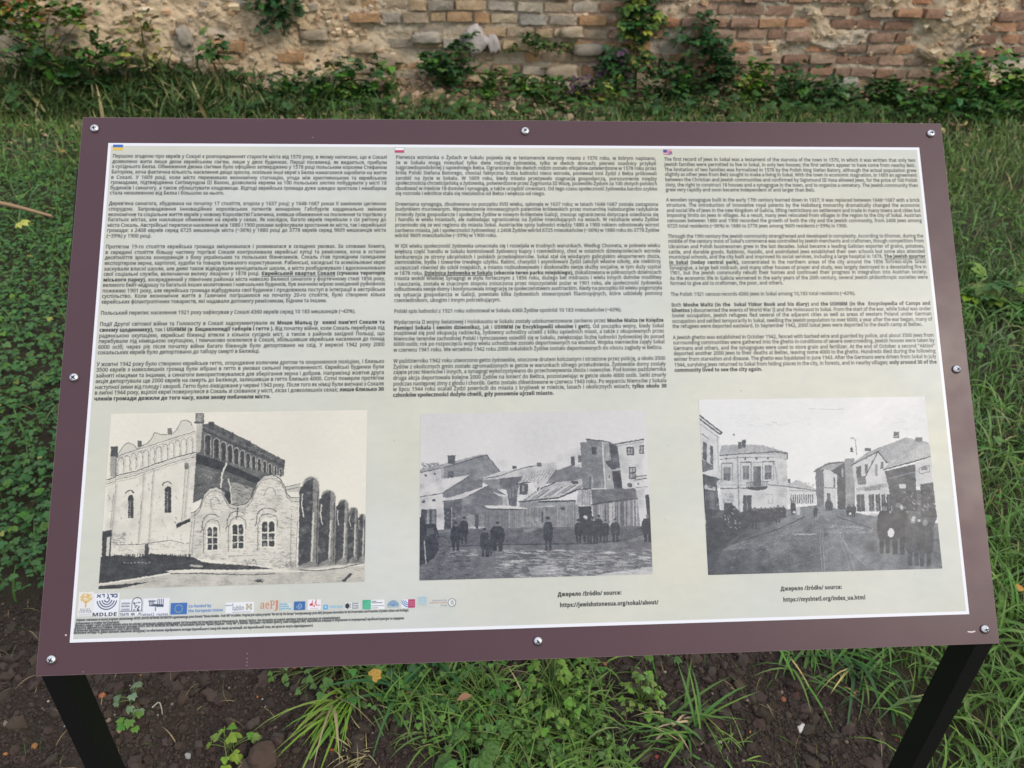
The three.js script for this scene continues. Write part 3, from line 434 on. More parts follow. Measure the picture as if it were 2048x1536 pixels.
  line(96, 6, [[35, 1308], [300, 1270], [600, 1222], [1050, 1215], [1500, 1218], [1960, 1175]]); line(12, 2.6, [[560, 1232], [800, 1230], [1050, 1242], [1320, 1236]]); poly(10, [[30, 1345], [33, 1322], [300, 1300], [420, 1290], [150, 1345]]);
  poly(12, [[1805, 1290], [1870, 1230], [1885, 1240], [1830, 1296]]); for (let i = 0; i < 14; i++) poly(12, [[1160 + r() * 70, 1270 + r() * 30], [1185 + r() * 60, 1268 + r() * 20], [1190 + r() * 50, 1290 + r() * 14]], 0.6);
  line(14, 3.5, [[1500, 1210], [1640, 1215], [1810, 1195], [1960, 1160]], 0.8);
});
// 2: a muddy market place with wooden houses, snow on the roofs and a row of people
const photoB = oldPhoto(940, 672, [[82, 61], [1942, 50], [1982, 1388], [82, 1442]], [[44, 48, 58], [219, 217, 215]], 22, (d) => {
  const { poly, line, rect, speckle, mottle, figure, r } = d;
  rect(96, -50, -50, 2200, 1600); mottle([[0, 0], [2048, 0], [2048, 600], [0, 600]], 30, [86, 99], 170, 0.4);
  const planks = (pts, n, v0, v1, w = 2.4, a = 0.7) => { const xs = pts.map((p) => p[0]), ys = pts.map((p) => p[1]); d.g.save(); d.g.beginPath(); pts.forEach((p, i) => (i ? d.g.lineTo(...d.m(...p)) : d.g.moveTo(...d.m(...p)))); d.g.closePath(); d.g.clip(); for (let i = 0; i < n; i++) { const x = lerp(Math.min(...xs), Math.max(...xs), (i + r() * 0.6) / n); line(lerp(v0, v1, r()), w * (0.5 + r()), [[x, Math.min(...ys)], [x + (r() - 0.5) * 8, Math.max(...ys)]], a); } d.g.restore(); };
  // far roofs and the big gable house on the left
  speckle([[90, 470], [240, 470], [240, 510], [90, 520]], 80, [15, 45], [14, 4], 0.7, 3);
  poly(62, [[80, 525], [330, 470], [590, 405], [630, 410], [300, 510], [80, 555]]); speckle([[80, 520], [590, 405], [300, 510], [80, 555]], 60, [30, 80], [34, -9], 0.6, 2);
  rect(25, 312, 415, 60, 66); line(10, 3, [[306, 415], [376, 415]]);
  poly(86, [[80, 555], [275, 520], [275, 620], [80, 700]]); poly(48, [[275, 520], [590, 412], [632, 410], [745, 550], [600, 600], [600, 700], [275, 700]]); line(14, 3, [[80, 552], [275, 515], [632, 408], [745, 548]]); rect(25, 315, 545, 48, 62); d.blob(15, 128, 578, 10, 9); d.blob(15, 205, 566, 10, 9); line(60, 5, [[262, 520], [266, 612]]);
  speckle([[275, 530], [600, 440], [740, 550], [600, 700], [275, 700]], 130, [36, 58], [20, -3], 0.4, 2);
  // lower house with snow roof
  poly(92, [[80, 700], [240, 610], [505, 575], [270, 725], [80, 760]]); poly(38, [[505, 575], [600, 620], [600, 760], [270, 760], [270, 720]]); line(15, 3, [[80, 756], [268, 725], [505, 575]]); poly(90, [[80, 765], [275, 735], [285, 1020], [210, 1020], [210, 860], [80, 900]]); d.blob(12, 110, 795, 16, 12); d.blob(12, 197, 782, 15, 11);
  rect(14, 92, 858, 128, 130); rect(66, 140, 864, 22, 120, 0.8); rect(40, 180, 862, 30, 120);
  poly(90, [[275, 790], [330, 760], [650, 660], [440, 770], [280, 800]]); poly(36, [[650, 660], [800, 745], [800, 1000], [440, 1000], [440, 780]]); line(12, 3, [[272, 796], [440, 772], [652, 660], [806, 752]]); poly(30, [[280, 800], [440, 775], [440, 1020], [285, 1030]]); speckle([[450, 760], [650, 670], [790, 750], [790, 990], [450, 1000]], 170, [26, 46], [24, 0], 0.5, 1.6);
  rect(16, 286, 850, 64, 170); rect(22, 352, 835, 80, 180); line(72, 2.5, [[346, 845], [346, 1020]]); line(60, 2, [[432, 830], [436, 1010]]); for (let i = 0; i < 8; i++) rect(60, 296 + r() * 120, 870 + r() * 60, 20, 16, 0.5); poly(70, [[760, 750], [808, 752], [806, 840], [770, 840]]); poly(86, [[680, 715], [800, 745], [806, 758], [740, 752]]);
  rect(62, 476, 900, 60, 130, 0.7); rect(18, 540, 905, 26, 110); rect(55, 572, 900, 40, 120, 0.6);
  // middle roofs
  poly(84, [[590, 605], [770, 545], [960, 520], [1080, 480], [1200, 480], [1210, 530], [930, 590], [740, 610], [600, 612]]); rect(20, 845, 502, 36, 26); rect(22, 1048, 476, 36, 32); line(16, 2.6, [[590, 610], [735, 585], [930, 520], [1050, 500]]); poly(52, [[600, 615], [740, 610], [745, 700], [690, 690], [650, 660], [600, 640]]); poly(28, [[740, 608], [930, 585], [890, 700], [880, 840], [820, 840], [800, 700], [745, 690]]); speckle([[745, 610], [930, 590], [880, 840], [750, 700]], 70, [12, 70], [4, 24], 0.6, 2);
  planks([[820, 680], [900, 685], [905, 760], [820, 760]], 9, 10, 80);
  poly(82, [[890, 645], [970, 560], [1205, 530], [1130, 650], [980, 640]]); for (let i = 0; i < 9; i++) line(30 + r() * 40, 2, [[900 + i * 30, 640 - i * 3], [985 + i * 25, 560 - i * 4]], 0.8); speckle([[890, 645], [970, 560], [1205, 530], [1130, 650]], 70, [30, 100], [22, -3], 0.6, 2.4); line(8, 4, [[878, 652], [985, 638]]); line(8, 3.6, [[1205, 540], [1130, 650]]);
  rect(22, 905, 650, 70, 90); rect(60, 925, 664, 20, 50); poly(94, [[965, 750], [990, 640], [1050, 640], [1045, 720], [1000, 755]]); poly(15, [[1050, 640], [1090, 640], [1050, 720]]); poly(86, [[1020, 660], [1130, 620], [1120, 660], [1040, 690]]);
  poly(38, [[1205, 545], [1330, 500], [1420, 520], [1420, 620], [1220, 640], [1140, 650]]); speckle([[1205, 545], [1330, 500], [1420, 520], [1420, 620], [1150, 650]], 150, [15, 62], [18, -2], 0.6, 1.8);
  rect(14, 1328, 428, 30, 74); rect(25, 1386, 418, 30, 60); poly(80, [[1340, 520], [1420, 480], [1420, 510]]);
  // leaning shed roof of boards
  poly(74, [[905, 795], [1020, 745], [1060, 700], [1190, 650], [1420, 612], [1480, 690], [1380, 700], [1230, 760], [980, 795]]);
  for (let i = 0; i < 15; i++) { const x = 930 + i * 36; line([14, 92, 30][i % 3], 3, [[x, 795 - i * 7], [x + 110, 715 - i * 6]], 0.85); } line(6, 5, [[900, 800], [1230, 765], [1380, 700], [1490, 695]]); for (let i = 0; i < 5; i++) rect(10, 1290 + r() * 70, 622 + r() * 20, 26, 12); line(5, 4, [[1080, 690], [1200, 640]]);
  poly(70, [[1385, 700], [1490, 700], [1490, 830], [1370, 830]]); planks([[1385, 705], [1490, 705], [1490, 830], [1370, 830]], 10, 15, 88); poly(52, [[905, 805], [1080, 790], [1365, 790], [1365, 830], [905, 850]]); line(8, 6, [[1060, 800], [1360, 790]]); poly(90, [[920, 850], [1190, 830], [1190, 845], [930, 868]]);
  // brick tower house and the tall plaster house on the right
  poly(40, [[1405, 310], [1455, 310], [1455, 285], [1580, 300], [1600, 690], [1425, 690]]); speckle([[1405, 310], [1580, 300], [1600, 690], [1425, 690]], 420, [18, 72], [13, 0], 0.6, 1.6); rect(10, 1500, 350, 36, 62); line(8, 4, [[1452, 284], [1640, 310], [1705, 345]]);
  poly(64, [[1585, 310], [1660, 320], [1710, 345], [1750, 700], [1750, 760], [1610, 690]]); poly(12, [[1640, 320], [1708, 345], [1730, 520], [1660, 540], [1600, 470], [1655, 460]]); planks([[1600, 350], [1650, 360], [1650, 450], [1600, 440]], 6, 20, 92); poly(8, [[1660, 550], [1730, 545], [1750, 760], [1680, 700]]); line(88, 4, [[1590, 340], [1606, 690]]); rect(90, 1625, 575, 26, 50, 0.8); rect(30, 1632, 582, 12, 30);
  planks([[1470, 590], [1600, 590], [1600, 690], [1470, 690]], 15, 15, 86, 3); poly(88, [[1705, 325], [1920, 292], [1945, 600], [1850, 690], [1755, 690]]); line(10, 4.5, [[1690, 328], [1922, 290]]); line(40, 2, [[1700, 345], [1920, 310]]);
  for (const [x, y, w, h] of [[1782, 352, 60, 68], [1886, 340, 36, 68], [1800, 516, 58, 100]]) { rect(12, x, y, w, h); rect(68, x + 9, y + 10, w * 0.32, h * 0.34); rect(62, x + w * 0.54, y + 10, w * 0.3, h * 0.34); rect(64, x + 9, y + h * 0.54, w * 0.32, h * 0.34); rect(58, x + w * 0.54, y + h * 0.54, w * 0.3, h * 0.34); }
  poly(94, [[1850, 580], [1920, 440], [1940, 430], [1945, 590]]); line(20, 3, [[1835, 600], [1945, 585]]); line(14, 3, [[1840, 625], [1945, 610]]); poly(92, [[1845, 640], [1950, 630], [1965, 960], [1880, 960]]); line(40, 2, [[1850, 685], [1950, 680]]); poly(10, [[1930, 745], [1960, 745], [1975, 960], [1945, 960]]); d.blob(40, 1875, 655, 10, 10); d.blob(12, 1805, 665, 20, 18);
  poly(30, [[1490, 700], [1850, 690], [1870, 780], [1500, 830]]); speckle([[1490, 700], [1850, 690], [1870, 780], [1500, 830]], 120, [10, 56], [12, 4], 0.5, 2.4); d.blob(44, 1640, 765, 56, 30, 0.6);
  mottle([[80, 520], [600, 420], [1000, 500], [1420, 330], [1900, 300], [1940, 960], [80, 1020]], 210, [12, 92], 26, 0.24);
  // board fences and sheds
  const fence1 = [[610, 835], [800, 850], [1190, 840], [1385, 820], [1390, 1000], [800, 1010], [620, 1020]]; poly(46, fence1); planks(fence1, 60, 22, 68, 3); poly(92, [[606, 830], [800, 828], [980, 850], [930, 862], [640, 850]]); line(8, 4, [[606, 834], [650, 856], [930, 862]]); rect(28, 625, 860, 180, 150, 0.4); rect(10, 1086, 880, 10, 120); speckle([[930, 920], [1100, 920], [1100, 1000], [930, 1000]], 70, [60, 86], [14, 6], 0.5, 3); rect(12, 1240, 845, 36, 18);
  poly(8, [[1385, 840], [1492, 835], [1500, 990], [1395, 1000]]);
  const fence2 = [[1495, 830], [1865, 780], [1888, 1005], [1520, 1005]]; poly(44, fence2); planks(fence2, 34, 12, 88, 4, 0.8); line(10, 3.4, [[1490, 826], [1620, 800], [1865, 778]]);
  // ground
  poly(34, [[80, 1030], [600, 1015], [1400, 1000], [1990, 1000], [1990, 1400], [80, 1450]]); const gr = [[80, 1030], [1990, 1000], [1990, 1390], [80, 1445]];
  mottle(gr, 160, [8, 66], 40, 0.4); speckle(gr, 900, [12, 62], [26, 2], 0.6, 2); poly(16, [[600, 1030], [1900, 1010], [1980, 1080], [1780, 1130], [770, 1150], [240, 1165], [80, 1200], [80, 1060]], 0.4); line(8, 3.4, [[240, 1165], [780, 1150], [1500, 1140], [1980, 1085]]); poly(58, [[1780, 1110], [1980, 1050], [1985, 1085], [1800, 1130]], 0.6); poly(62, [[930, 1020], [1050, 1015], [990, 1050], [940, 1045]], 0.6);
  speckle([[700, 1190], [1985, 1190], [1985, 1390], [700, 1420]], 520, [66, 104], [54, 3], 0.6, 3.4); speckle([[900, 1200], [1985, 1190], [1985, 1390], [900, 1400]], 260, [8, 30], [40, 3], 0.6, 2.6); poly(92, [[1680, 1370], [1985, 1330], [1985, 1392], [1500, 1400]], 0.7); poly(82, [[970, 1330], [1180, 1310], [1300, 1390], [1000, 1400]], 0.45); speckle([[80, 1220], [500, 1200], [500, 1440], [80, 1440]], 160, [2, 24], [40, 4], 0.6, 3); speckle([[280, 1190], [560, 1190], [560, 1240], [280, 1250]], 40, [60, 92], [40, -2], 0.6, 2.6);
  // a cart at the left edge, then the people
  poly(5, [[80, 930], [110, 900], [130, 980], [210, 975], [230, 1060], [240, 1190], [200, 1260], [140, 1300], [80, 1320]]); line(6, 5, [[210, 980], [245, 1110]]); line(70, 5, [[120, 1120], [135, 1300]]); speckle([[210, 1060], [320, 1060], [310, 1170], [230, 1180]], 60, [8, 64], [10, 12], 0.8, 2); line(8, 3, d.arcPts(265, 1150, 60, 70, Math.PI, 1.95 * Math.PI)); poly(40, [[140, 1010], [200, 1010], [200, 1060], [140, 1080]], 0.5);
  figure(380, 1200, 240, 4, 1.15); figure(448, 1145, 230, 4, 1); figure(620, 1250, 240, 6, 1.05); figure(660, 1245, 170, 8, 0.9); figure(722, 1200, 240, 4, 1.6); figure(1138, 1195, 275, 7, 0.9);
  for (const [x, y, h, w] of [[1385, 1135, 195, 1], [1448, 1130, 215, 1.1], [1498, 1135, 215, 1.1], [1550, 1130, 225, 1], [1605, 1130, 185, 1], [1685, 1130, 195, 1.2]]) figure(x, y, h, 4 + r() * 5, w); d.blob(84, 1444, 925, 18, 14); figure(1945, 1130, 230, 6, 1.3, false);
});
// 3: a muddy street between two-storey houses, people standing on both sides
const photoC = oldPhoto(960, 710, [[65, 72], [1846, 59], [1985, 1412], [142, 1451]], [[36, 43, 54], [222, 222, 221]], 33, (d) => {
  const { poly, line, rect, speckle, mottle, figure, r } = d;
  rect(99, -50, -50, 2200, 1600); speckle([[300, 190], [950, 190], [950, 290], [300, 290]], 60, [78, 92], [40, 8], 0.35, 4); line(66, 1.6, [[930, 150], [1090, 156], [1210, 154]], 0.8); d.blob(20, 343, 350, 7, 7); speckle([[1500, 200], [1900, 200], [1900, 330], [1500, 330]], 20, [82, 92], [40, 8], 0.35, 4);
  // street in the distance
  poly(86, [[770, 745], [860, 715], [990, 780], [990, 900], [770, 900]]); poly(72, [[760, 740], [850, 712], [985, 780], [980, 795], [770, 770]]); for (let i = 0; i < 11; i++) rect(14, 790 + i * 17, 820 + (i % 2) * 6, 7, 70); rect(20, 768, 700, 20, 34); speckle([[790, 700], [990, 740], [990, 770], [790, 740]], 30, [10, 40], [10, 2], 0.7, 3); line(40, 2, [[770, 790], [990, 800]]);
  // left: corner house with a balcony
  poly(84, [[235, 500], [760, 500], [770, 980], [240, 970]]); poly(66, [[225, 510], [245, 432], [380, 425], [560, 432], [765, 490], [760, 520], [400, 500]]); for (let i = 0; i < 11; i++) line(38 + r() * 30, 2.2, [[255 + i * 42, 500 - i], [285 + i * 36, 440]], 0.7); speckle([[230, 505], [245, 435], [560, 435], [760, 495]], 70, [40, 90], [26, -8], 0.5, 2);
  rect(14, 376, 408, 28, 52); rect(16, 406, 390, 30, 62); line(62, 3, [[378, 408], [404, 406]]); line(8, 4, [[225, 512], [400, 500], [680, 485], [765, 500], [762, 545]]); line(34, 2.6, [[232, 545], [400, 528], [700, 528], [755, 550]]); for (const x of [285, 432, 520, 610]) d.blob(12, x, 538, 7, 9); poly(72, [[670, 500], [760, 505], [755, 545], [660, 530]]);
  line(55, 6, [[370, 520], [385, 960]]); line(60, 6, [[660, 560], [690, 740]]); speckle([[240, 550], [760, 550], [770, 970], [240, 970]], 240, [60, 78], [4, 24], 0.4, 2);
  for (const [x, y, w, h] of [[262, 604, 54, 106], [413, 596, 50, 108], [586, 592, 54, 110]]) { line(40, 2.4, [[x - 16, y + h + 10], [x - 16, y - 26], [x + w + 14, y - 28], [x + w + 14, y + h + 8]]); line(20, 3, [[x - 18, y - 30], [x + w + 16, y - 32]]); rect(24, x, y, w, h); rect(44, x + 4, y + 4, w * 0.4, h * 0.4); rect(40, x + w * 0.54, y + 4, w * 0.38, h * 0.4); line(60, 2, [[x + w / 2, y], [x + w / 2, y + h]]); line(60, 2, [[x, y + h * 0.45], [x + w, y + h * 0.45]]); }
  rect(20, 496, 598, 60, 158); line(40, 2.2, [[484, 760], [484, 570], [570, 568], [572, 760]]); poly(10, [[440, 762], [610, 756], [600, 778], [530, 790], [450, 778]]); for (let i = 0; i < 12; i++) line(14, 2, [[446 + i * 14, 762], [446 + i * 14, 726]]); line(14, 3, [[440, 726], [612, 720]]);
  line(28, 4, [[240, 772], [450, 770]]); line(26, 4, [[610, 745], [770, 760], [990, 795]]); line(62, 3, [[240, 745], [440, 745]]);
  rect(14, 416, 826, 66, 136); line(50, 3, [[446, 830], [448, 960]]); rect(10, 266, 885, 66, 80); speckle([[250, 810], [350, 810], [345, 890], [250, 890]], 70, [25, 60], [14, -6], 0.6, 2.4); line(45, 2, [[590, 822], [650, 822], [648, 890], [615, 890], [615, 860]]);
  poly(88, [[70, 190], [240, 325], [245, 340], [225, 350], [235, 690], [100, 660]]); line(10, 5, [[68, 192], [248, 332], [232, 345], [75, 225]]); line(40, 2.4, [[76, 262], [225, 372]]); line(40, 2.4, [[90, 345], [150, 385]]); poly(12, [[98, 400], [130, 416], [128, 560], [96, 540]]); poly(14, [[155, 430], [178, 442], [180, 590], [158, 570]]); line(30, 2, [[88, 340], [140, 372]]); line(60, 3, [[212, 372], [225, 640]]);
  poly(16, [[92, 545], [180, 590], [185, 640], [95, 640]]); for (let i = 0; i < 9; i++) line(60, 1.4, [[100 + i * 9, 556 + i * 5], [100 + i * 9, 630]]); poly(90, [[105, 640], [190, 620], [245, 680], [100, 655]]); poly(5, [[95, 655], [240, 695], [205, 720], [235, 960], [210, 960], [205, 800], [118, 800], [130, 1010], [120, 1020]]); poly(74, [[112, 740], [200, 760], [198, 790], [114, 775]]); rect(20, 140, 752, 36, 14); poly(10, [[120, 800], [205, 800], [210, 980], [130, 1010]]); speckle([[200, 700], [240, 720], [238, 960], [208, 960]], 70, [20, 90], [10, 6], 0.7, 2);
  // right row of houses
  poly(60, [[980, 630], [1080, 575], [1190, 565], [1260, 560], [1240, 640], [1000, 650]]); poly(34, [[985, 640], [1050, 625], [1055, 940], [1000, 930], [990, 800]]); poly(82, [[1050, 625], [1120, 640], [1150, 660], [1150, 940], [1055, 940]]); line(10, 4, [[975, 645], [1080, 585], [1110, 580], [1200, 572]]); rect(86, 1070, 665, 45, 66); line(30, 2, [[1030, 680], [1032, 740]]); for (let i = 0; i < 5; i++) { rect(14, 1004 + i * 10, 700 + (i % 2) * 100, 6, 60); rect(16, 1075, 815, 26, 90); } line(20, 3, [[1055, 770], [1150, 775]]); rect(16, 1130, 690, 10, 80); rect(84, 1060, 800, 50, 14);
  poly(12, [[1110, 640], [1210, 575], [1220, 600], [1225, 950], [1160, 940], [1155, 670]]); speckle([[1150, 640], [1220, 600], [1225, 940], [1160, 940]], 70, [4, 55], [3, 30], 0.6, 2.4); rect(74, 1190, 620, 16, 70, 0.8); poly(52, [[1215, 545], [1290, 540], [1300, 960], [1228, 950]]); speckle([[1215, 550], [1290, 540], [1300, 960], [1228, 950]], 50, [40, 70], [4, 26], 0.5, 2);
  poly(62, [[1265, 590], [1400, 490], [1700, 380], [1880, 420], [1870, 470], [1560, 590], [1480, 500]]); rect(30, 1600, 335, 44, 50); for (let i = 0; i < 14; i++) rect([14, 74][i % 2], 1600 + r() * 40, 335 + r() * 44, 10, 7); rect(36, 1772, 380, 56, 34); rect(24, 1374, 462, 50, 24); speckle([[1400, 500], [1690, 390], [1860, 440], [1560, 580]], 110, [40, 84], [30, -16], 0.5, 2.2);
  poly(80, [[1275, 600], [1470, 500], [1380, 690], [1385, 770], [1300, 770]]); line(10, 4, [[1262, 600], [1480, 488]]); poly(14, [[1305, 610], [1345, 600], [1345, 690], [1310, 690]]); rect(18, 1375, 590, 22, 70); poly(22, [[1310, 690], [1380, 680], [1385, 745], [1325, 750]]); for (let i = 0; i < 8; i++) line(60, 1.4, [[1318 + i * 8, 690], [1322 + i * 8, 744]]);
  poly(86, [[1380, 680], [1478, 492], [1545, 570], [1560, 730], [1390, 770]]); line(12, 4, [[1375, 690], [1478, 490], [1550, 580]]); rect(16, 1498, 572, 22, 54); rect(26, 1455, 590, 20, 92, 0.6); line(60, 2, [[1509, 575], [1509, 624]]);
  poly(72, [[1525, 630], [1560, 580], [1840, 430], [1890, 440], [1895, 530]]); for (let i = 0; i < 12; i++) line(30 + r() * 40, 2, [[1560 + i * 28, 615 - i * 8], [1610 + i * 24, 560 - i * 9]], 0.6); line(8, 5, [[1525, 632], [1760, 570], [1898, 530]]);
  poly(16, [[1530, 645], [1770, 590], [1780, 800], [1790, 960], [1590, 950], [1560, 760]]); speckle([[1540, 650], [1770, 600], [1780, 900], [1580, 900]], 120, [4, 50], [30, -8], 0.6, 2.2); rect(82, 1645, 745, 52, 36); line(60, 2.4, [[1570, 700], [1770, 650]]); poly(82, [[1770, 585], [1898, 530], [1910, 740], [1785, 770]]); line(26, 2.6, [[1800, 620], [1880, 600], [1885, 650], [1806, 668], [1800, 620]]); rect(34, 1818, 612, 50, 26);
  poly(12, [[1810, 750], [1912, 735], [1940, 1010], [1820, 1010]]); speckle([[1810, 750], [1912, 735], [1940, 1010], [1820, 1010]], 60, [10, 90], [10, 14], 0.6, 3); poly(66, [[1300, 775], [1550, 735], [1560, 770], [1310, 800]]); poly(84, [[1300, 800], [1560, 770], [1580, 960], [1310, 960]]); for (const [x, w] of [[1310, 60], [1405, 40], [1460, 34], [1505, 30], [1545, 34]]) { poly(13, [[x, 830], [x + w, 822], [x + w + 6, 960], [x + 4, 960]]); line(50, 2, [[x + w / 2, 828], [x + w / 2 + 4, 955]]); } poly(48, [[1370, 775], [1500, 752], [1498, 790], [1372, 800]]);
  speckle([[1380, 900], [1480, 890], [1480, 1010], [1390, 1010]], 60, [60, 98], [12, 4], 0.6, 3);
  mottle([[1000, 640], [1260, 560], [1480, 480], [1900, 440], [1940, 1000], [1000, 940]], 90, [20, 92], 20, 0.16); mottle([[80, 230], [250, 420], [760, 500], [770, 960], [130, 980]], 110, [40, 100], 26, 0.24);
  // lamp over the street
  line(40, 2.6, [[1310, 515], [1300, 400], [1285, 380], [1262, 384]]); poly(8, [[1258, 470], [1270, 452], [1284, 470], [1276, 478], [1286, 492], [1256, 492], [1266, 478]]);
  // road with cart ruts, darker to the left
  poly(40, [[870, 920], [1010, 905], [1120, 930], [1400, 990], [1960, 1060], [1990, 1415], [140, 1455], [120, 1050], [420, 1000]]);
  poly(9, [[118, 930], [420, 960], [560, 1010], [760, 1000], [520, 1120], [330, 1210], [240, 1260], [600, 1240], [660, 1400], [640, 1442], [140, 1455]], 0.85); poly(14, [[600, 1200], [960, 1080], [1080, 1090], [1040, 1250], [1060, 1432], [640, 1442]], 0.55);
  speckle([[350, 1100], [1100, 1000], [1100, 1430], [300, 1440]], 520, [2, 30], [34, -10], 0.7, 2.6); speckle([[350, 1100], [1000, 1000], [1000, 1400], [300, 1400]], 220, [50, 82], [24, -8], 0.5, 1.8); speckle([[1050, 1000], [1980, 1060], [1985, 1412], [1050, 1430]], 700, [28, 66], [22, 6], 0.5, 2);
  mottle([[420, 1000], [1010, 905], [1960, 1060], [1990, 1415], [140, 1455]], 200, [6, 66], 44, 0.38);
  for (const [a, b, c] of [[1040, 1060, 1430], [1020, 1040, 1430], [1180, 1260, 1430], [1200, 1300, 1430]]) line(66, 2.4, [[a + 10, 1110], [a, 1180], [(a + b) / 2, 1280], [b, c]], 0.7); line(70, 2.6, [[1180, 1140], [1260, 1270], [1400, 1400]], 0.7); line(8, 3, [[1160, 1000], [1300, 1050], [1480, 1110]]); line(8, 3.4, [[900, 1000], [700, 1090], [330, 1210]]); for (let i = 0; i < 11; i++) line(94, 3, [[810 + i * 17, 1136 + (r() - 0.5) * 12], [824 + i * 17, 1134]], 0.9); speckle([[880, 910], [1100, 930], [1300, 1060], [950, 1020]], 130, [40, 92], [26, 3], 0.5, 2); speckle([[1090, 1060], [1450, 1080], [1430, 1130], [1090, 1130]], 90, [56, 88], [40, 6], 0.6, 2.4);
  // people: a dark crowd on the left pavement, groups on the right
  poly(6, [[240, 1000], [270, 950], [330, 900], [400, 960], [490, 930], [600, 930], [740, 920], [760, 1000], [620, 1030], [480, 1050], [400, 1130], [250, 1220], [130, 1300], [125, 1000]], 0.85);
  for (const [x, y, h] of [[270, 1120, 150], [345, 1110, 200], [505, 1090, 170], [560, 1020, 100], [630, 1040, 120], [690, 1045, 140], [735, 1000, 90], [810, 980, 110], [300, 1160, 170], [660, 1030, 110], [590, 1010, 90]]) figure(x, y, h, 4 + r() * 6, 1.2); speckle([[230, 960], [400, 960], [400, 1120], [230, 1120]], 26, [60, 96], [6, 8], 0.8, 3.2); speckle([[480, 920], [740, 920], [740, 1000], [480, 1000]], 22, [40, 80], [5, 6], 0.7, 2.4);
  d.blob(78, 850, 950, 18, 34); d.blob(92, 820, 962, 9, 8); figure(985, 1000, 85, 5, 1.3); for (const [x, y, h] of [[1080, 950, 90], [1105, 950, 80], [1250, 1000, 100], [1285, 1000, 95]]) figure(x, y, h, 6, 1.4); d.blob(94, 1258, 975, 11, 9);
  poly(8, [[1640, 870], [1700, 800], [1900, 790], [1945, 1000], [1900, 1120], [1680, 1050]], 0.8); speckle([[1650, 800], [1930, 790], [1940, 1010], [1660, 960]], 70, [50, 104], [8, 8], 0.8, 3.4);
  figure(1530, 1290, 400, 7, 0.95); figure(1640, 1300, 440, 7, 1.05); figure(1755, 1390, 400, 16, 1.05, false); figure(1850, 1395, 380, 14, 1.1, false); d.blob(92, 1580, 1130, 26, 38); d.blob(70, 1665, 930, 14, 22); for (const [x, y] of [[1755, 1030], [1800, 1035], [1760, 1010]]) d.blob(80, x, y, 12, 10); line(9, 3, [[1900, 1180], [1985, 1200]]);
});
// ---------- ground: one sheet, soil in front of and under the board, weeds behind, a bank of rubble at the wall ----------
const WALL_Z = -6.55;
const bankAmp = (x) => 0.30 * sstep(-0.9, -2.4, x) + 0.2 * sstep(-1.6, -0.7, x) * sstep(1.6, 0.2, x) + 0.1 * sstep(0.9, 1.6, x) * sstep(3.4, 2.0, x);
function soilMask(x, z) {           // 1 on the bare dug soil around the posts
  const e = 0.13 * N3(x * 2.1, 0, z * 2.1) + 0.05 * N3(x * 7, 1, z * 7);
  const left = sstep(-0.86 + e * 0.5, -0.72 + e * 0.5, z);
  const right = sstep(0.93 + e * 0.6, 0.8 + e * 0.6, x + sstep(-0.45, -0.7, z) * 0.12);
  return left * right;
}
function groundY(x, z) {
  let y = 0.03 * fbm(x * 0.5, 3, z * 0.5, 3) + 0.012 * fbm(x * 2.3, 5, z * 2.3, 2);
  const b = sstep(-5.5, -6.5, z);
  y += b * bankAmp(x) * (0.85 + 0.3 * N3(x * 1.6, 2, z * 1.6));
  const near = sstep(2.6, 1.6, Math.abs(x)) * sstep(-1.5, -1.0, z) * sstep(1.2, 0.6, z);
  if (near > 0) {
    const s = soilMask(x, z) * near;
    y += s * (0.016 * fbm(x * 6, 7, z * 6, 3) + 0.011 * Math.abs(N3(x * 17, 2, z * 17)) + 0.008 * Math.abs(N3(x * 41, 6, z * 41)) + 0.004 * N3(x * 95, 4, z * 95));
    y += 0.035 * Math.exp(-(((x + 0.53) / 0.075) ** 2 + ((z + 0.36) / 0.06) ** 2)) * near;
  }
  return y;
}
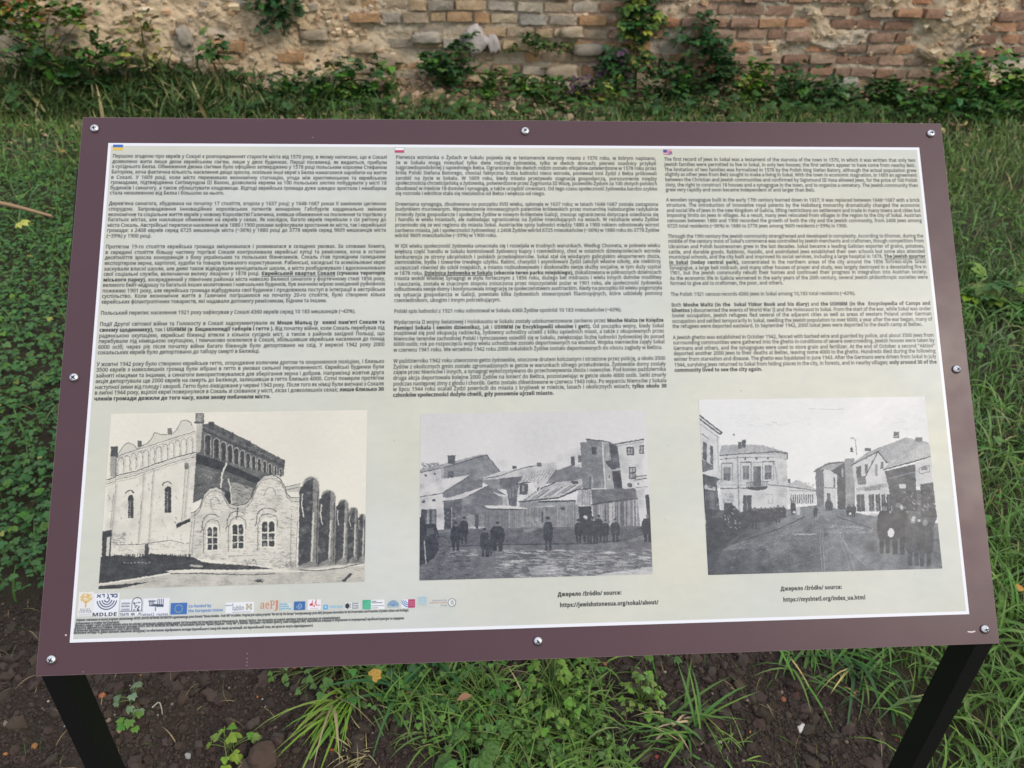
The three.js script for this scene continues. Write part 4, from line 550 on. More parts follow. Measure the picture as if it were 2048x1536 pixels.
{
  const axis = (a, b, fine0, fine1, step, coarse) => { const v = []; for (let x = fine0; x <= fine1 + 1e-6; x += step) v.push(x); let s = step, x = fine0; while (x > a) { s = Math.min(s * 1.13, coarse); x -= s; v.unshift(x); } s = step; x = fine1; while (x < b) { s = Math.min(s * 1.13, coarse); x += s; v.push(x); } return v; };
  const far = (v) => [-220, -90, -40, ...v.filter((q) => q > -12 && q < 12), 40, 90, 220];
  const xs = far(axis(-12, 12, -1.5, 1.6, 0.0085, 0.12)), zs = far(axis(-12, 12, -0.95, -0.18, 0.0085, 0.09));
  const nx = xs.length, nz = zs.length, p = new Float32Array(nx * nz * 3), uv = new Float32Array(nx * nz * 2), c = new Float32Array(nx * nz * 3), idx = [];
  const SOIL = srgb(74, 62, 57), SOIL2 = srgb(62, 54, 48), HUM = srgb(84, 76, 54), SAND = srgb(176, 154, 124), t = new THREE.Color();
  for (let j = 0; j < nz; j++) for (let i = 0; i < nx; i++) {
    const x = xs[i], z = zs[j], k = j * nx + i;
    p.set([x, groundY(x, z), z], k * 3); uv.set([x, z], k * 2);
    t.copy(HUM).lerp(SOIL2, 0.5 + 0.5 * N3(x * 1.3, 8, z * 1.3));
    t.lerp(SOIL, soilMask(x, z) * (0.6 + 0.5 * N3(x * 5, 1, z * 5)));
    t.lerp(SAND, sstep(-5.75, -6.25, z + 0.25 * N3(x * 3, 1, z * 3)) * sstep(-1.9, -1.0, x + 0.3 * N3(x * 3, 9, z * 2)) * (x > 1.7 ? 0.55 : 0.95));
    c.set([t.r, t.g, t.b], k * 3);
  }
  for (let j = 0; j < nz - 1; j++) for (let i = 0; i < nx - 1; i++) { const a = j * nx + i; idx.push(a, a + nx, a + 1, a + 1, a + nx, a + nx + 1); }
  const g = new THREE.BufferGeometry(); g.setAttribute('position', new THREE.BufferAttribute(p, 3)); g.setAttribute('uv', new THREE.BufferAttribute(uv, 2)); g.setAttribute('color', new THREE.BufferAttribute(c, 3)); g.setIndex(idx); g.computeVertexNormals();
  const map = noiseTex(512, (u, v) => { const n = 0.78 + 0.3 * tile(u, v, 14, 1) + 0.34 * tile(u, v, 60, 4); return [n * 1.0, n * 0.985, n * 0.96]; }, false); map.repeat.set(2.3, 2.3);
  const bump = noiseTex(512, (u, v) => 0.5 + 0.45 * tile(u, v, 34, 7) + 0.3 * tile(u, v, 90, 2)); bump.repeat.set(4.1, 4.1);
  mesh('ground', g, new THREE.MeshStandardMaterial({ vertexColors: true, map, bumpMap: bump, bumpScale: 0.009, roughness: 1 }), scene, { kind: 'structure' });
}

// ---------- the information board ----------
const TILT = 47.6 * deg, BW = 1.25, BH = 0.75, SHEAR = 0.009;   // the board hangs a hair out of square
const bx = V(1, 0, 0), by = V(0, Math.sin(TILT), -Math.cos(TILT)), bn = V(0, Math.cos(TILT), Math.sin(TILT));
const boardO = V(0, 0.78, 0).addScaledVector(by, BH / 2);
const boardPoint = (u, v, n = 0) => boardO.clone().addScaledVector(bx, u + SHEAR * v).addScaledVector(by, v).addScaledVector(bn, n);
const boardMatrix = new THREE.Matrix4().makeBasis(bx, by.clone().addScaledVector(bx, SHEAR), bn).setPosition(boardO);
const onBoard = (g) => g.applyMatrix4(boardMatrix);
const board = thing('information_board', 'brown framed information board with trilingual printed text on two black posts', 'information board');
{
  // brown composite panel with a thin raw edge; scratches and specks are scuffs in the coating
  const c = canvas(2048, 1228), g = c.getContext('2d'), r = rng(9);
  g.fillStyle = '#53373f'; g.fillRect(0, 0, 2048, 1228);
  const im = g.getImageData(0, 0, 2048, 1228), d = im.data;
  for (let j = 0; j < 1228; j++) for (let i = 0; i < 2048; i++) { const k = (j * 2048 + i) * 4, n = 2.5 * fbm(i * 0.006, j * 0.006, 2, 3) + (r() - 0.5) * 3; for (let e = 0; e < 3; e++) d[k + e] += n; }
  g.putImageData(im, 0, 0);
  const P = (u, v) => [(u / BW + 0.5) * 2048, (0.5 - v / BH) * 1228], dot = (u, v, s, a = 0.8) => { const [x, y] = P(u, v); g.fillStyle = `rgba(226,218,218,${a})`; g.beginPath(); g.ellipse(x, y, s, s * 0.8, 0.4, 0, 7); g.fill(); };
  g.strokeStyle = 'rgba(240,236,236,0.95)'; g.lineWidth = 2.6; g.lineCap = 'round'; g.beginPath(); g.moveTo(...P(0.583, -0.3585)); g.lineTo(...P(0.588, -0.3592)); g.lineTo(...P(0.5925, -0.3583)); g.stroke();
  dot(-0.5925, -0.3265, 2.2, 0.95); dot(-0.51, -0.331, 2.4, 0.95); for (const v of [-0.356, -0.362, -0.3665, -0.3705]) dot(-0.367, v, 1.1, 0.75); dot(-0.568, -0.3715, 1.4, 0.5); dot(-0.305, 0.3465, 2, 0.35);
  for (let i = 0; i < 130; i++) dot((r() - 0.5) * BW, (r() - 0.5) * BH, 0.5 + r() * 0.7, 0.1 + r() * 0.25);
  for (let i = 0; i < 26; i++) { const [x, y] = P((r() - 0.5) * BW, (r() - 0.5) * BH); g.strokeStyle = `rgba(200,180,182,${0.06 + r() * 0.12})`; g.lineWidth = 0.8; g.beginPath(); g.moveTo(x, y); g.lineTo(x + (r() - 0.5) * 50, y + (r() - 0.5) * 30); g.stroke(); }
  const map = tex(c); map.wrapS = map.wrapT = THREE.ClampToEdgeWrapping; map.repeat.set(1 / BW, 1 / BH); map.offset.set(0.5, 0.5);
  const s = new THREE.Shape(); s.moveTo(-BW / 2, -BH / 2); s.lineTo(BW / 2, -BH / 2); s.lineTo(BW / 2, BH / 2); s.lineTo(-BW / 2, BH / 2);
  const e = 0.0005, pg = new THREE.ExtrudeGeometry(s, { depth: 0.003, bevelEnabled: true, bevelThickness: e, bevelSize: e, bevelOffset: -e, bevelSegments: 2 }); pg.translate(0, 0, -0.003 - e);
  const smear = noiseTex(256, (u, v) => 0.5 + 0.12 * tile(u, v, 5, 3) + 0.08 * tile(u, v, 22, 6)); smear.repeat.set(1.3, 1.3);
  mesh('panel', onBoard(pg), [new THREE.MeshStandardMaterial({ map, roughness: 0.8, roughnessMap: smear }), new THREE.MeshStandardMaterial({ color: srgb(150, 128, 128), roughness: 0.55 })], board);
  // printed sheet, and on it the flags, logos and photographs
  const sg = new THREE.BoxGeometry(SHW, SHH, 0.0008); sg.translate(0, 0, 0.0004 + 0.0001);
  const paper = { roughness: 0.85, roughnessMap: smear };
  const st = tex(sheet), sm = new THREE.MeshStandardMaterial({ map: st, ...paper }), edge = new THREE.MeshStandardMaterial({ color: srgb(225, 226, 230), roughness: 0.6 });
  const sheetMesh = mesh('printed_sheet', onBoard(sg), [edge, edge, edge, edge, sm, edge], board);
  const piece = (name, label, u0, v0, u1, v1, mat, wholeSheet) => {
    const q = new THREE.PlaneGeometry(u1 - u0, v0 - v1); q.translate((u0 + u1) / 2, (v0 + v1) / 2, 0.0012);
    if (wholeSheet) { const uv = q.attributes.uv, p = q.attributes.position; for (let i = 0; i < 4; i++) uv.setXY(i, p.getX(i) / SHW + 0.5, p.getY(i) / SHH + 0.5); }
    mesh(name, onBoard(q), mat, sheetMesh, { label });
  };
  for (const [n, l, a, b, cc, dd] of prints) piece(n, l, a, b, cc, dd, sm, true);
  const pm = (t) => new THREE.MeshStandardMaterial({ map: t, ...paper });
  piece('printed_photograph', 'old photograph of a ruined fortress-like building with arcades', -0.5562, -0.0465, -0.2211, -0.2712, pm(photoA));
  piece('printed_photograph', 'old photograph of people before wooden houses on a muddy market place', -0.1501, -0.0525, 0.1578, -0.2717, pm(photoB));
  piece('printed_photograph', 'old photograph of a muddy street with people standing on both sides', 0.2325, -0.0390, 0.5557, -0.2750, pm(photoC));
  // pan-head cross-slot screws
  const solid = new THREE.LatheGeometry([[0, -0.001], [0.0051, -0.001], [0.0051, 0.0008], [0.0047, 0.0018], [0.0037, 0.0027], [0.0022, 0.0033], [0, 0.0036]].map(([a, b]) => new THREE.Vector2(Math.max(a, 1e-5), b)), 28).rotateX(Math.PI / 2);
  const ev = new Evaluator(); ev.attributes = ['position', 'normal'];
  let sb = new Brush(solid); sb.updateMatrixWorld();
  for (const a of [0, Math.PI / 2]) { const slot = new Brush(new THREE.BoxGeometry(0.0048, 0.0012, 0.004)); slot.rotation.z = a; slot.position.z = 0.0035; slot.updateMatrixWorld(); sb = ev.evaluate(sb, slot, SUBTRACTION); sb.updateMatrixWorld(); }
  const steel = new THREE.MeshStandardMaterial({ color: srgb(228, 226, 226), metalness: 1, roughness: 0.24 });
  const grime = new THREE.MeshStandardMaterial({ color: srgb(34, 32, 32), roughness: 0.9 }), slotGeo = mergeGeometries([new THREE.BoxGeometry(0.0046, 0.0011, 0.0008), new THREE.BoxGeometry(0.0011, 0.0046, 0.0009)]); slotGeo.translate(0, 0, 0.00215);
  const q = new THREE.Quaternion().setFromRotationMatrix(new THREE.Matrix4().makeBasis(bx, by, bn));
  [[-0.6068, 0.3571], [0.6071, 0.3579], [-0.0013, 0.3576], [-0.6072, -0.3558], [0.0036, -0.3527], [0.6062, -0.3561], [-0.6074, 0.0026], [0.6068, -0.0007]].forEach(([u, v], i) => {
    const m = mesh('screw', sb.geometry, steel, board); mesh('slot', slotGeo, grime, m); m.scale.setScalar(1.2); m.position.copy(boardPoint(u, v, 0.0006)); m.quaternion.copy(q).multiply(new THREE.Quaternion().setFromAxisAngle(V(0, 0, 1), [0.3, 0.05, 0.75, 1.1, 0.6, 0.2, 0.85, 0.7][i])); m.quaternion.multiply(new THREE.Quaternion().setFromAxisAngle(V(1, 0, 0), (r() - 0.5) * 0.12));
  });
  // square black posts under the panel, cut to its slope, and a rail behind
  const black = new THREE.MeshStandardMaterial({ color: srgb(8, 11, 12), roughness: 0.6, bumpMap: noiseTex(128, (u, v) => 0.5 + 0.4 * tile(u, v, 30, 4)), bumpScale: 0.0004 });
  for (const [x0, x1] of [[-0.6275, -0.6015], [0.5945, 0.6205]]) {
    const z0 = -0.046, z1 = -0.006, top = (z) => 0.78 + (-z) * Math.tan(TILT) - 0.0065, sh = new THREE.Shape();   // the slope of the board behind its front edge
    sh.moveTo(z0, -0.3); sh.lineTo(z1, -0.3); sh.lineTo(z1, top(z1)); sh.lineTo(z0, top(z0));
    const pg2 = new THREE.ExtrudeGeometry(sh, { depth: x1 - x0 - 0.003, bevelEnabled: true, bevelThickness: 0.0015, bevelSize: 0.0015, bevelOffset: -0.0015, bevelSegments: 2 }); pg2.rotateY(-Math.PI / 2); pg2.translate(x1 - 0.0015, 0, 0);
    mesh('post', pg2, black, board);
    const arm = new THREE.BoxGeometry(0.024, 0.62, 0.02); arm.applyMatrix4(new THREE.Matrix4().makeBasis(bx, by, bn).setPosition(boardPoint((x0 + x1) / 2, -0.01, -0.0142)));
    mesh('bracket', arm, black, board);
  }
}
// ---------- the old wall: rubble core, courses of worn bricks, patches of plaster ----------
const wallZ = (x, y) => WALL_Z + 0.05 * fbm(x * 0.9, y * 1.2, 4, 3) + 0.02 * fbm(x * 5, y * 6, 9, 3) + sstep(-0.6, -2.6, x) * (0.16 + 0.3 * Math.max(0, 0.8 - y)) * 0.9 + 0.10 * sstep(0.35, 0.0, y) * sstep(2.2, 1.2, x);
const plaster = (x, y) => sstep(-0.55, -1.25, x + 0.25 * N3(x * 2, y * 3, 2)) + sstep(0.27, 0.15, y + 0.1 * N3(x * 3, y * 3, 6)) * sstep(1.9, 1.3, x) * 0.9 + sstep(0.2, 0.42, N3(x * 1.6 + 3, y * 2.2, 5)) * sstep(3.9, 4.1, x + 0.1 * N3(x, y * 4, 1)) + 0.75 * sstep(0.2, 0.36, N3(x * 1.9 + 4, y * 4.2, 8)) * sstep(1.0, 1.4, x) + 0.8 * sstep(3.95, 4.1, x + 0.15 * N3(x * 2, y * 4, 1)) * sstep(0.3, 0.5, y) * sstep(4.75, 4.6, x);
const wall = thing('brick_wall', 'weathered old brick wall with crumbling mortar behind the board', 'wall', [0, 0, 0]);
{
  const r = rng(77);
  // core
  const xs = [], ys = []; for (let x = -8; x <= 9.01; x += (x > -4.2 && x < 5.2 ? 0.018 : 0.12)) xs.push(x); for (let y = -0.15; y <= 3.4; y += (y < 1.05 ? 0.016 : 0.12)) ys.push(y);
  const nx = xs.length, ny = ys.length, p = [], uv = [], c = [], idx = [], t = new THREE.Color(), sandC = srgb(238, 214, 180), mort = srgb(216, 204, 180), greyC = srgb(208, 202, 190), dark = srgb(164, 142, 116), rose = srgb(214, 184, 162);
  for (const y of ys) for (const x of xs) {
    const pl = Math.min(1, plaster(x, y)), strata = Math.abs(N3(x * 1.6 + 0.4 * N3(x * 4, y * 4, 3), y * 9, 5)), lump = 0.03 * Math.abs(fbm(x * 4, y * 5, 3, 4)) + 0.012 * N3(x * 12, y * 15, 2) + 0.012 * N3(x * 30, y * 34, 2) + pl * (0.01 * sstep(0.0, 0.1, strata) + 0.012 * sstep(0, 0.07, Math.abs(N3(x * 4.1, y * 5.6, 14))) + 0.012 * N3(x * 21, y * 24, 6) - 0.015);
    p.push(x, y, wallZ(x, y) + pl * (0.045 + 0.02 * N3(x * 2.6, y * 3, 7)) + lump); uv.push(x, y);
    t.copy(mort).lerp(sandC, pl * 0.8); t.lerp(greyC, sstep(0.05, 0.5, N3(x * 1.7, y * 2.6, 12)) * 0.6); t.lerp(rose, sstep(0.0, 0.5, N3(x * 1.1 + 2, y * 1.9, 15)) * 0.55 * sstep(0.2, 1, x) * sstep(2.6, 2, x)); t.lerp(dark, sstep(0.12, 0.5, N3(x * 5, y * 8, 21)) * 0.55);
    c.push(t.r, t.g, t.b);
  }
  for (let j = 0; j < ny - 1; j++) for (let i = 0; i < nx - 1; i++) { const a = j * nx + i; idx.push(a, a + 1, a + nx, a + 1, a + nx + 1, a + nx); }
  const g = new THREE.BufferGeometry(); g.setAttribute('position', new THREE.Float32BufferAttribute(p, 3)); g.setAttribute('uv', new THREE.Float32BufferAttribute(uv, 2)); g.setAttribute('color', new THREE.Float32BufferAttribute(c, 3)); g.setIndex(idx); g.computeVertexNormals();
  const map = noiseTex(512, (u, v) => { const n = 0.86 + 0.28 * tile(u, v, 11, 2) + 0.22 * tile(u, v, 46, 5); return [n, n * 0.98, n * 0.95]; }); map.repeat.set(0.8, 0.8);
  const bump = noiseTex(512, (u, v) => 0.5 + 0.4 * tile(u, v, 18, 3) + 0.32 * tile(u, v, 55, 8)); bump.repeat.set(1.3, 1.3);
  mesh('mortar', g, new THREE.MeshStandardMaterial({ vertexColors: true, map, bumpMap: bump, bumpScale: 0.018, roughness: 1 }), wall);
  const slab = new THREE.BoxGeometry(17, 3.5, 0.5); slab.translate(0.5, 1.6, WALL_Z - 0.5); mesh('core', slab, new THREE.MeshStandardMaterial({ color: srgb(150, 130, 110), roughness: 1 }), wall);
  // worn brick shapes
  const shapes = [];
  for (let k = 0; k < 9; k++) {
    let b = new THREE.BoxGeometry(1, 1, 1, 5, 2, 1); b.deleteAttribute('uv'); b.deleteAttribute('normal'); b = mergeVertices(b); const q = b.attributes.position, v = new THREE.Vector3();
    for (let i = 0; i < q.count; i++) {
      v.fromBufferAttribute(q, i); const corner = (Math.abs(v.x) > 0.49) + (Math.abs(v.y) > 0.49) + (v.z > 0.49);
      if (corner >= 2) { v.x *= 1 - 0.02 * corner * r(); v.y *= 1 - 0.05 * corner * r(); v.z -= 0.1 * r() * r(); }
      v.x += (r() - 0.5) * 0.025; v.y += (r() - 0.5) * 0.09; if (v.z > 0) v.z += (r() - 0.5) * 0.14; q.setXYZ(i, v.x, v.y, v.z);
    }
    b = toCreasedNormals(b, 0.5); const uvs = []; for (let i = 0; i < b.attributes.position.count; i++) uvs.push(b.attributes.position.getX(i) * 0.25 + k * 0.3, b.attributes.position.getY(i) * 0.08 + b.attributes.position.getZ(i) * 0.1 + k * 0.17);
    b.setAttribute('uv', new THREE.Float32BufferAttribute(uvs, 2)); shapes.push(b);
  }
  const bmap = noiseTex(256, (u, v) => { const n = 0.88 + 0.34 * tile(u, v, 9, 5) + 0.22 * tile(u, v, 40, 1), l = sstep(0.1, 0.4, tile(u, v, 7, 11)) * 0.35; return [lerp(n, 1.02, l), lerp(n * 0.98, 1.0, l), lerp(n * 0.95, 0.97, l)]; }); bmap.repeat.set(3, 3);
  const bbump = noiseTex(256, (u, v) => 0.5 + 0.4 * tile(u, v, 12, 2) + 0.3 * tile(u, v, 50, 8)); bbump.repeat.set(4, 4);
  const bm = (a, b, cc) => new THREE.MeshStandardMaterial({ color: srgb(a, b, cc), map: bmap, bumpMap: bbump, bumpScale: 0.012, roughness: 0.98 });
  const red = [[198, 160, 134], [186, 148, 124], [206, 160, 128], [184, 150, 130], [174, 140, 120], [210, 168, 132], [200, 168, 146], [202, 150, 116], [194, 168, 146], [170, 142, 124], [162, 130, 110], [210, 182, 156]].map((q) => bm(...q));
  const pale = [[216, 198, 170], [206, 190, 166], [200, 190, 176], [212, 186, 152], [202, 168, 132], [210, 198, 178], [194, 176, 152], [206, 166, 126]].map((q) => bm(...q));
  const grey = [[188, 182, 172], [202, 194, 180], [180, 170, 156]].map((q) => bm(...q));
  let near = 0; const rest = [];
  const PITCH = 0.0985;
  for (let row = 0; row < 34; row++) {
    const y = 0.06 + row * PITCH; let x = -7.6 + r() * 0.25;
    while (x < 8.6) {
      const header = r() < 0.22, L = header ? 0.12 + r() * 0.03 : 0.205 + r() * 0.05, gap = 0.01 + r() * 0.014, cx = x + L / 2; x += L + gap;
      if (row > 8 && (cx < -1 && r() < 0.7)) continue;
      const pl = plaster(cx, y); if (pl > 0.42 && !(r() < (cx < -0.9 ? 0.12 : 0.25))) continue; if (r() < 0.03) continue;
      const t2 = sstep(0.9, 1.7, cx + 0.5 * N3(cx * 1.5, y * 3, 3)), set = r() < t2 ? red : r() < 0.12 ? grey : pale, mat = set[Math.floor(r() * set.length)];
      const m = new THREE.Mesh(shapes[Math.floor(r() * shapes.length)], mat), H = (0.064 + r() * 0.012), hidden = cx < -4.05 || cx > 5.0 || row > 8;
      const out = 0.012 + r() * 0.03 + (r() < 0.2 ? -0.02 : r() < 0.2 ? 0.025 : 0) + (pl > 0.35 ? 0.04 : 0);
      m.position.set(cx, y + 0.012 * N3(cx * 1.2, row, 1) + (r() - 0.5) * 0.006, wallZ(cx, y) + out - 0.05); m.scale.set(L, H, 0.12); m.rotation.set((r() - 0.5) * 0.16, (r() - 0.5) * 0.12, (r() - 0.5) * 0.07);
      if (!hidden && near < 300) { near++; m.name = 'brick'; m.castShadow = m.receiveShadow = true; wall.add(m); } else rest.push(m);
    }
  }
  // the bricks further up and along, out of the picture: joined
  const joined = rest.map((m) => { m.updateMatrix(); const b = m.geometry.clone().applyMatrix4(m.matrix); return colored(b, m.material.color); });
  mesh('brickwork', mergeGeometries(joined), new THREE.MeshStandardMaterial({ vertexColors: true, map: bmap, bumpMap: bbump, bumpScale: 0.012, roughness: 0.98 }), wall, { kind: 'stuff' });
  {  // crumbled lumps of mortar, brick and stone stuck in the plaster: too many to count
    const n = 2200, im = new THREE.InstancedMesh(shapes[3], new THREE.MeshStandardMaterial({ map: bmap, roughness: 1 }), n), q = new THREE.Object3D();
    const kinds = [[232, 210, 178], [226, 204, 172], [214, 200, 182], [208, 172, 138], [234, 220, 196], [222, 200, 168], [200, 180, 150]];
    for (let i = 0; i < n;) { const x = -4.1 + r() * 9.1, y = -0.05 + r() * 1.05, pl = plaster(x, y); if (r() > Math.min(1, 0.12 + pl)) continue; const s = 0.008 + 0.045 * r() ** 4; q.position.set(x, y, wallZ(x, y) + pl * 0.05 + 0.012 + r() * 0.012); q.rotation.set(r() * 0.6, r() * 0.6, (r() - 0.5) * 0.8); q.scale.set(s * (1 + r()), s * (0.6 + 0.4 * r()), s); q.updateMatrix(); im.setMatrixAt(i, q.matrix); const k = kinds[Math.floor(r() * kinds.length)], d = 0.78 + 0.36 * r(); im.setColorAt(i, srgb(Math.min(255, k[0] * d), Math.min(255, k[1] * d), Math.min(255, k[2] * d))); i++; }
    im.name = 'rubble'; im.castShadow = im.receiveShadow = true; im.userData.kind = 'stuff'; wall.add(im);
  }
  // rounded field stones and two white lumps of lime set into the wall
  const stone = (seed, sq = 0.7) => { let s = new THREE.BoxGeometry(1.9, 1.9, 1.9, 6, 4, 2); s.deleteAttribute('normal'); s.deleteAttribute('uv'); s = mergeVertices(s, 1e-3); const q = s.attributes.position; for (let i = 0; i < q.count; i++) { const v = V(q.getX(i), q.getY(i), q.getZ(i)), d = (1 + 0.35 * N3(v.x * 1.3 + seed, v.y * 1.3, v.z * 1.3) + 0.2 * N3(v.x * 3, v.y * 3 + seed, v.z * 3)) / (0.55 + 0.45 * Math.hypot(v.x, v.y, v.z) / 1.2); v.multiplyScalar(d); v.z *= sq; q.setXYZ(i, v.x, v.y, v.z); } s.computeVertexNormals(); s.setAttribute('uv', new THREE.Float32BufferAttribute(Array.from({ length: q.count * 2 }, (_, i) => q.array[(i >> 1) * 3 + (i & 1)] * 0.15), 2)); return s; };
  const S = [0, 1, 2, 3].map((i) => stone(i * 5.3));
  const put = (x, y, w, h, mat, i, lab, rot = 0, out = 0.06) => { const m = mesh('stone', S[i % 4], mat, wall, lab ? { label: lab } : undefined); m.position.set(x, y, wallZ(x, y) + out); m.scale.set(w / 2, h / 2, 0.07); m.rotation.z = rot; };
  put(-0.38, 0.5, 0.24, 0.09, grey[1], 0); put(-0.72, 0.32, 0.26, 0.1, pale[6], 3); put(-0.92, 0.42, 0.2, 0.09, pale[0], 0); put(-0.55, 0.2, 0.24, 0.1, pale[0], 2); put(-1.3, 0.52, 0.24, 0.09, pale[1], 1); put(-2.3, 0.52, 0.1, 0.15, grey[1], 2, undefined, 0.2, 0.09); put(0.85, 0.56, 0.2, 0.09, pale[0], 1); put(1.0, 0.42, 0.28, 0.1, grey[2], 2); put(0.78, 0.24, 0.3, 0.12, pale[1], 1); put(3.35, 0.16, 0.22, 0.11, grey[0], 2);
  const white = bm(222, 214, 212); put(0.03, 0.49, 0.2, 0.2, white, 1, 'large white lump of lime plaster', 0.6, 0.1); put(0.19, 0.46, 0.1, 0.14, white, 3, 'small white lump of lime plaster', 0.3, 0.09);
}
// ---------- plants ----------
// a leaf blade from its base along +z, face up: stations along the rib, each with a half width
function blade(len, widths, { fold = 0.25, droop = 0.3, twist = 0, lift = 0 } = {}) {
  const p = [], idx = [], n = widths.length; let z = 0, y = 0;
  widths.forEach((w, i) => {
    const t = i / (n - 1), a = lift - droop * t; if (i) { z += Math.cos(a) * len / (n - 1); y += Math.sin(a) * len / (n - 1); }
    const tw = twist * t, cx = Math.cos(tw), sy = Math.sin(tw), h = w * fold;
    p.push(-w * cx, y + h - w * sy, z, 0, y, z, w * cx, y + h + w * sy, z);
    if (i) { const k = (i - 1) * 3; idx.push(k, k + 3, k + 1, k + 1, k + 3, k + 4, k + 1, k + 4, k + 2, k + 2, k + 4, k + 5); }
  });
  const g = new THREE.BufferGeometry(); g.setAttribute('position', new THREE.Float32BufferAttribute(p, 3)); g.setIndex(idx); g.computeVertexNormals(); return g;
}
const turned = (g, ax, ay, az, s = 1, pos) => { const m = new THREE.Matrix4().makeRotationFromEuler(new THREE.Euler(ax, ay, az, 'YXZ')).scale(V(s, s, s)); if (pos) m.setPosition(pos); return g.clone().applyMatrix4(m); };
const OVAL = [0.02, 0.2, 0.3, 0.33, 0.28, 0.17, 0.0], TOOTH = [0.02, 0.16, 0.14, 0.33, 0.27, 0.4, 0.3, 0.36, 0.22, 0.24, 0.08, 0.0], LONG = [0.03, 0.1, 0.14, 0.15, 0.12, 0.07, 0];
const leafRound = blade(1, [0.05, 0.36, 0.46, 0.4, 0.2, 0], { fold: 0.18, droop: 0.5 }); const leafOval = blade(1, OVAL, { fold: 0.22, droop: 0.5 }), leafTooth = blade(1, TOOTH, { fold: 0.25, droop: 0.5 });
const palm = (n, spread, one) => mergeGeometries(Array.from({ length: n }, (_, i) => { const a = n > 1 ? (i / (n - 1) - 0.5) * spread : 0; return turned(one, 0, a, 0, 1 - 0.28 * Math.abs(a) / (spread / 2 || 1)); }));
const leafPalm = palm(3, 2.1, turned(leafTooth, 0, 0, 0, 1)), leafFive = palm(5, 3.3, leafTooth), leafClover = palm(3, 3.6, blade(1, [0.04, 0.34, 0.46, 0.4, 0.0], { fold: 0.2, droop: 0.35 })), leafDeep = palm(5, 2.8, blade(1, [0.04, 0.09, 0.13, 0.28, 0.2, 0.24, 0.1, 0.0], { fold: 0.3, droop: 0.6 }));
const leafPinnate = mergeGeometries([turned(leafTooth, 0, 0, 0, 0.5, V(0, 0, 0.55)), ...[-1, 1].flatMap((s) => [0.1, 0.32, 0.54].map((z, i) => turned(leafTooth, 0, s * 1.05, 0, 0.42 - i * 0.03, V(0, 0, z)))), blade(0.6, [0.012, 0.012, 0.01], { droop: 0 })]);
const leafMap = noiseTex(256, (u, v) => 0.86 + 0.25 * tile(u, v, 8, 3) + 0.2 * tile(u, v, 40, 6));
const greenMat = (o = {}) => new THREE.MeshPhysicalMaterial({ roughness: 0.62, side: THREE.DoubleSide, ...o });
const foliageMat = greenMat({ vertexColors: true });
const vary = (c, r, k = 0.25) => { const h = {}; c.getHSL(h); return new THREE.Color().setHSL(h.h + (r() - 0.5) * 0.05, Math.min(1, h.s * (0.8 + 0.4 * r())), h.l * (1 + (r() - 0.5) * 2 * k)); };
const D = { mid: srgb(80, 122, 50), dark: srgb(48, 82, 42), bright: srgb(116, 152, 60), yellow: srgb(150, 156, 74), cool: srgb(58, 102, 52), grey: srgb(120, 142, 108), purple: srgb(92, 70, 86), grass: srgb(93, 130, 60), straw: srgb(186, 170, 120) };

// ground cover and grass: nobody could count it, one object of each kind
function scatter(name, geo, n, seed, place, label, mat = greenMat()) {
  const r = rng(seed), list = []; let guard = 0;
  while (list.length < n && guard++ < n * 14) { const q = place(r); if (q) list.push(q); }
  const im = new THREE.InstancedMesh(geo, mat, list.length), m = new THREE.Matrix4(), e = new THREE.Euler(0, 0, 0, 'YXZ'), qn = new THREE.Quaternion();
  list.forEach((q, i) => { e.set(q.ax ?? 0, q.ay ?? 0, q.az ?? 0); qn.setFromEuler(e); const s = q.s; m.compose(V(q.x, q.y, q.z), qn, Array.isArray(s) ? V(...s) : V(s, s, s)); im.setMatrixAt(i, m); im.setColorAt(i, q.c); });
  im.name = numbered(name); im.castShadow = im.receiveShadow = true; scene.add(im); im.userData = { kind: 'stuff', label, category: name.replaceAll('_', ' ') }; return im;
}
const rnd = (r, a, b) => a + (b - a) * r();
const meadow = (x, z) => 1 - soilMask(x, z) * sstep(-1.2, -1.0, z);        // 1 where weeds grow
const leftish = (x, z) => sstep(0.5, -0.4, x + 0.25 * N3(x, 3, z)) ;
scatter('ground_cover', leafClover, 44000, 101, (r) => {
  const z = -0.62 - 4.6 * r() ** 1.25, x = rnd(r, -4.4, 1.6); if (r() > leftish(x, z) * sstep(0.4, 0.8, meadow(x, z)) * sstep(-5.2, -4.2, z) || r() < sstep(0.1, 0.4, N3(x * 2.2, 5, z * 2.2)) * 0.4) return;
  const h = r() ** 0.8 * 0.085 * (0.7 + 0.6 * N3(x * 3, 1, z * 3) + 0.3), c = vary(D.cool, r, 0.3).lerp(D.mid, r() * 0.6); if (r() < 0.012) c.copy(D.yellow);
  return { x, z, y: groundY(x, z) + 0.012 + h, ay: r() * 6.3, ax: (r() - 0.35) * 0.7, az: (r() - 0.5) * 0.6, s: 0.0095 + 0.0105 * r(), c };
}, 'low three-lobed green ground cover left of the board');
scatter('ground_cover', leafPalm, 6000, 102, (r) => {
  const z = rnd(r, -6.0, -0.62), x = rnd(r, -4.5, 5); if (r() > sstep(0.4, 0.8, meadow(x, z)) * (0.25 + 0.75 * leftish(x, z)) * sstep(-6.1, -4.6, z)) return;
  const c = vary(D.mid, r, 0.3); return { x, z, y: groundY(x, z) + 0.03 + 0.1 * r(), ay: r() * 6.3, ax: (r() - 0.35) * 0.8, az: (r() - 0.5) * 0.7, s: 0.014 + 0.02 * r(), c };
}, 'larger toothed weed leaves among the grass and ground cover');
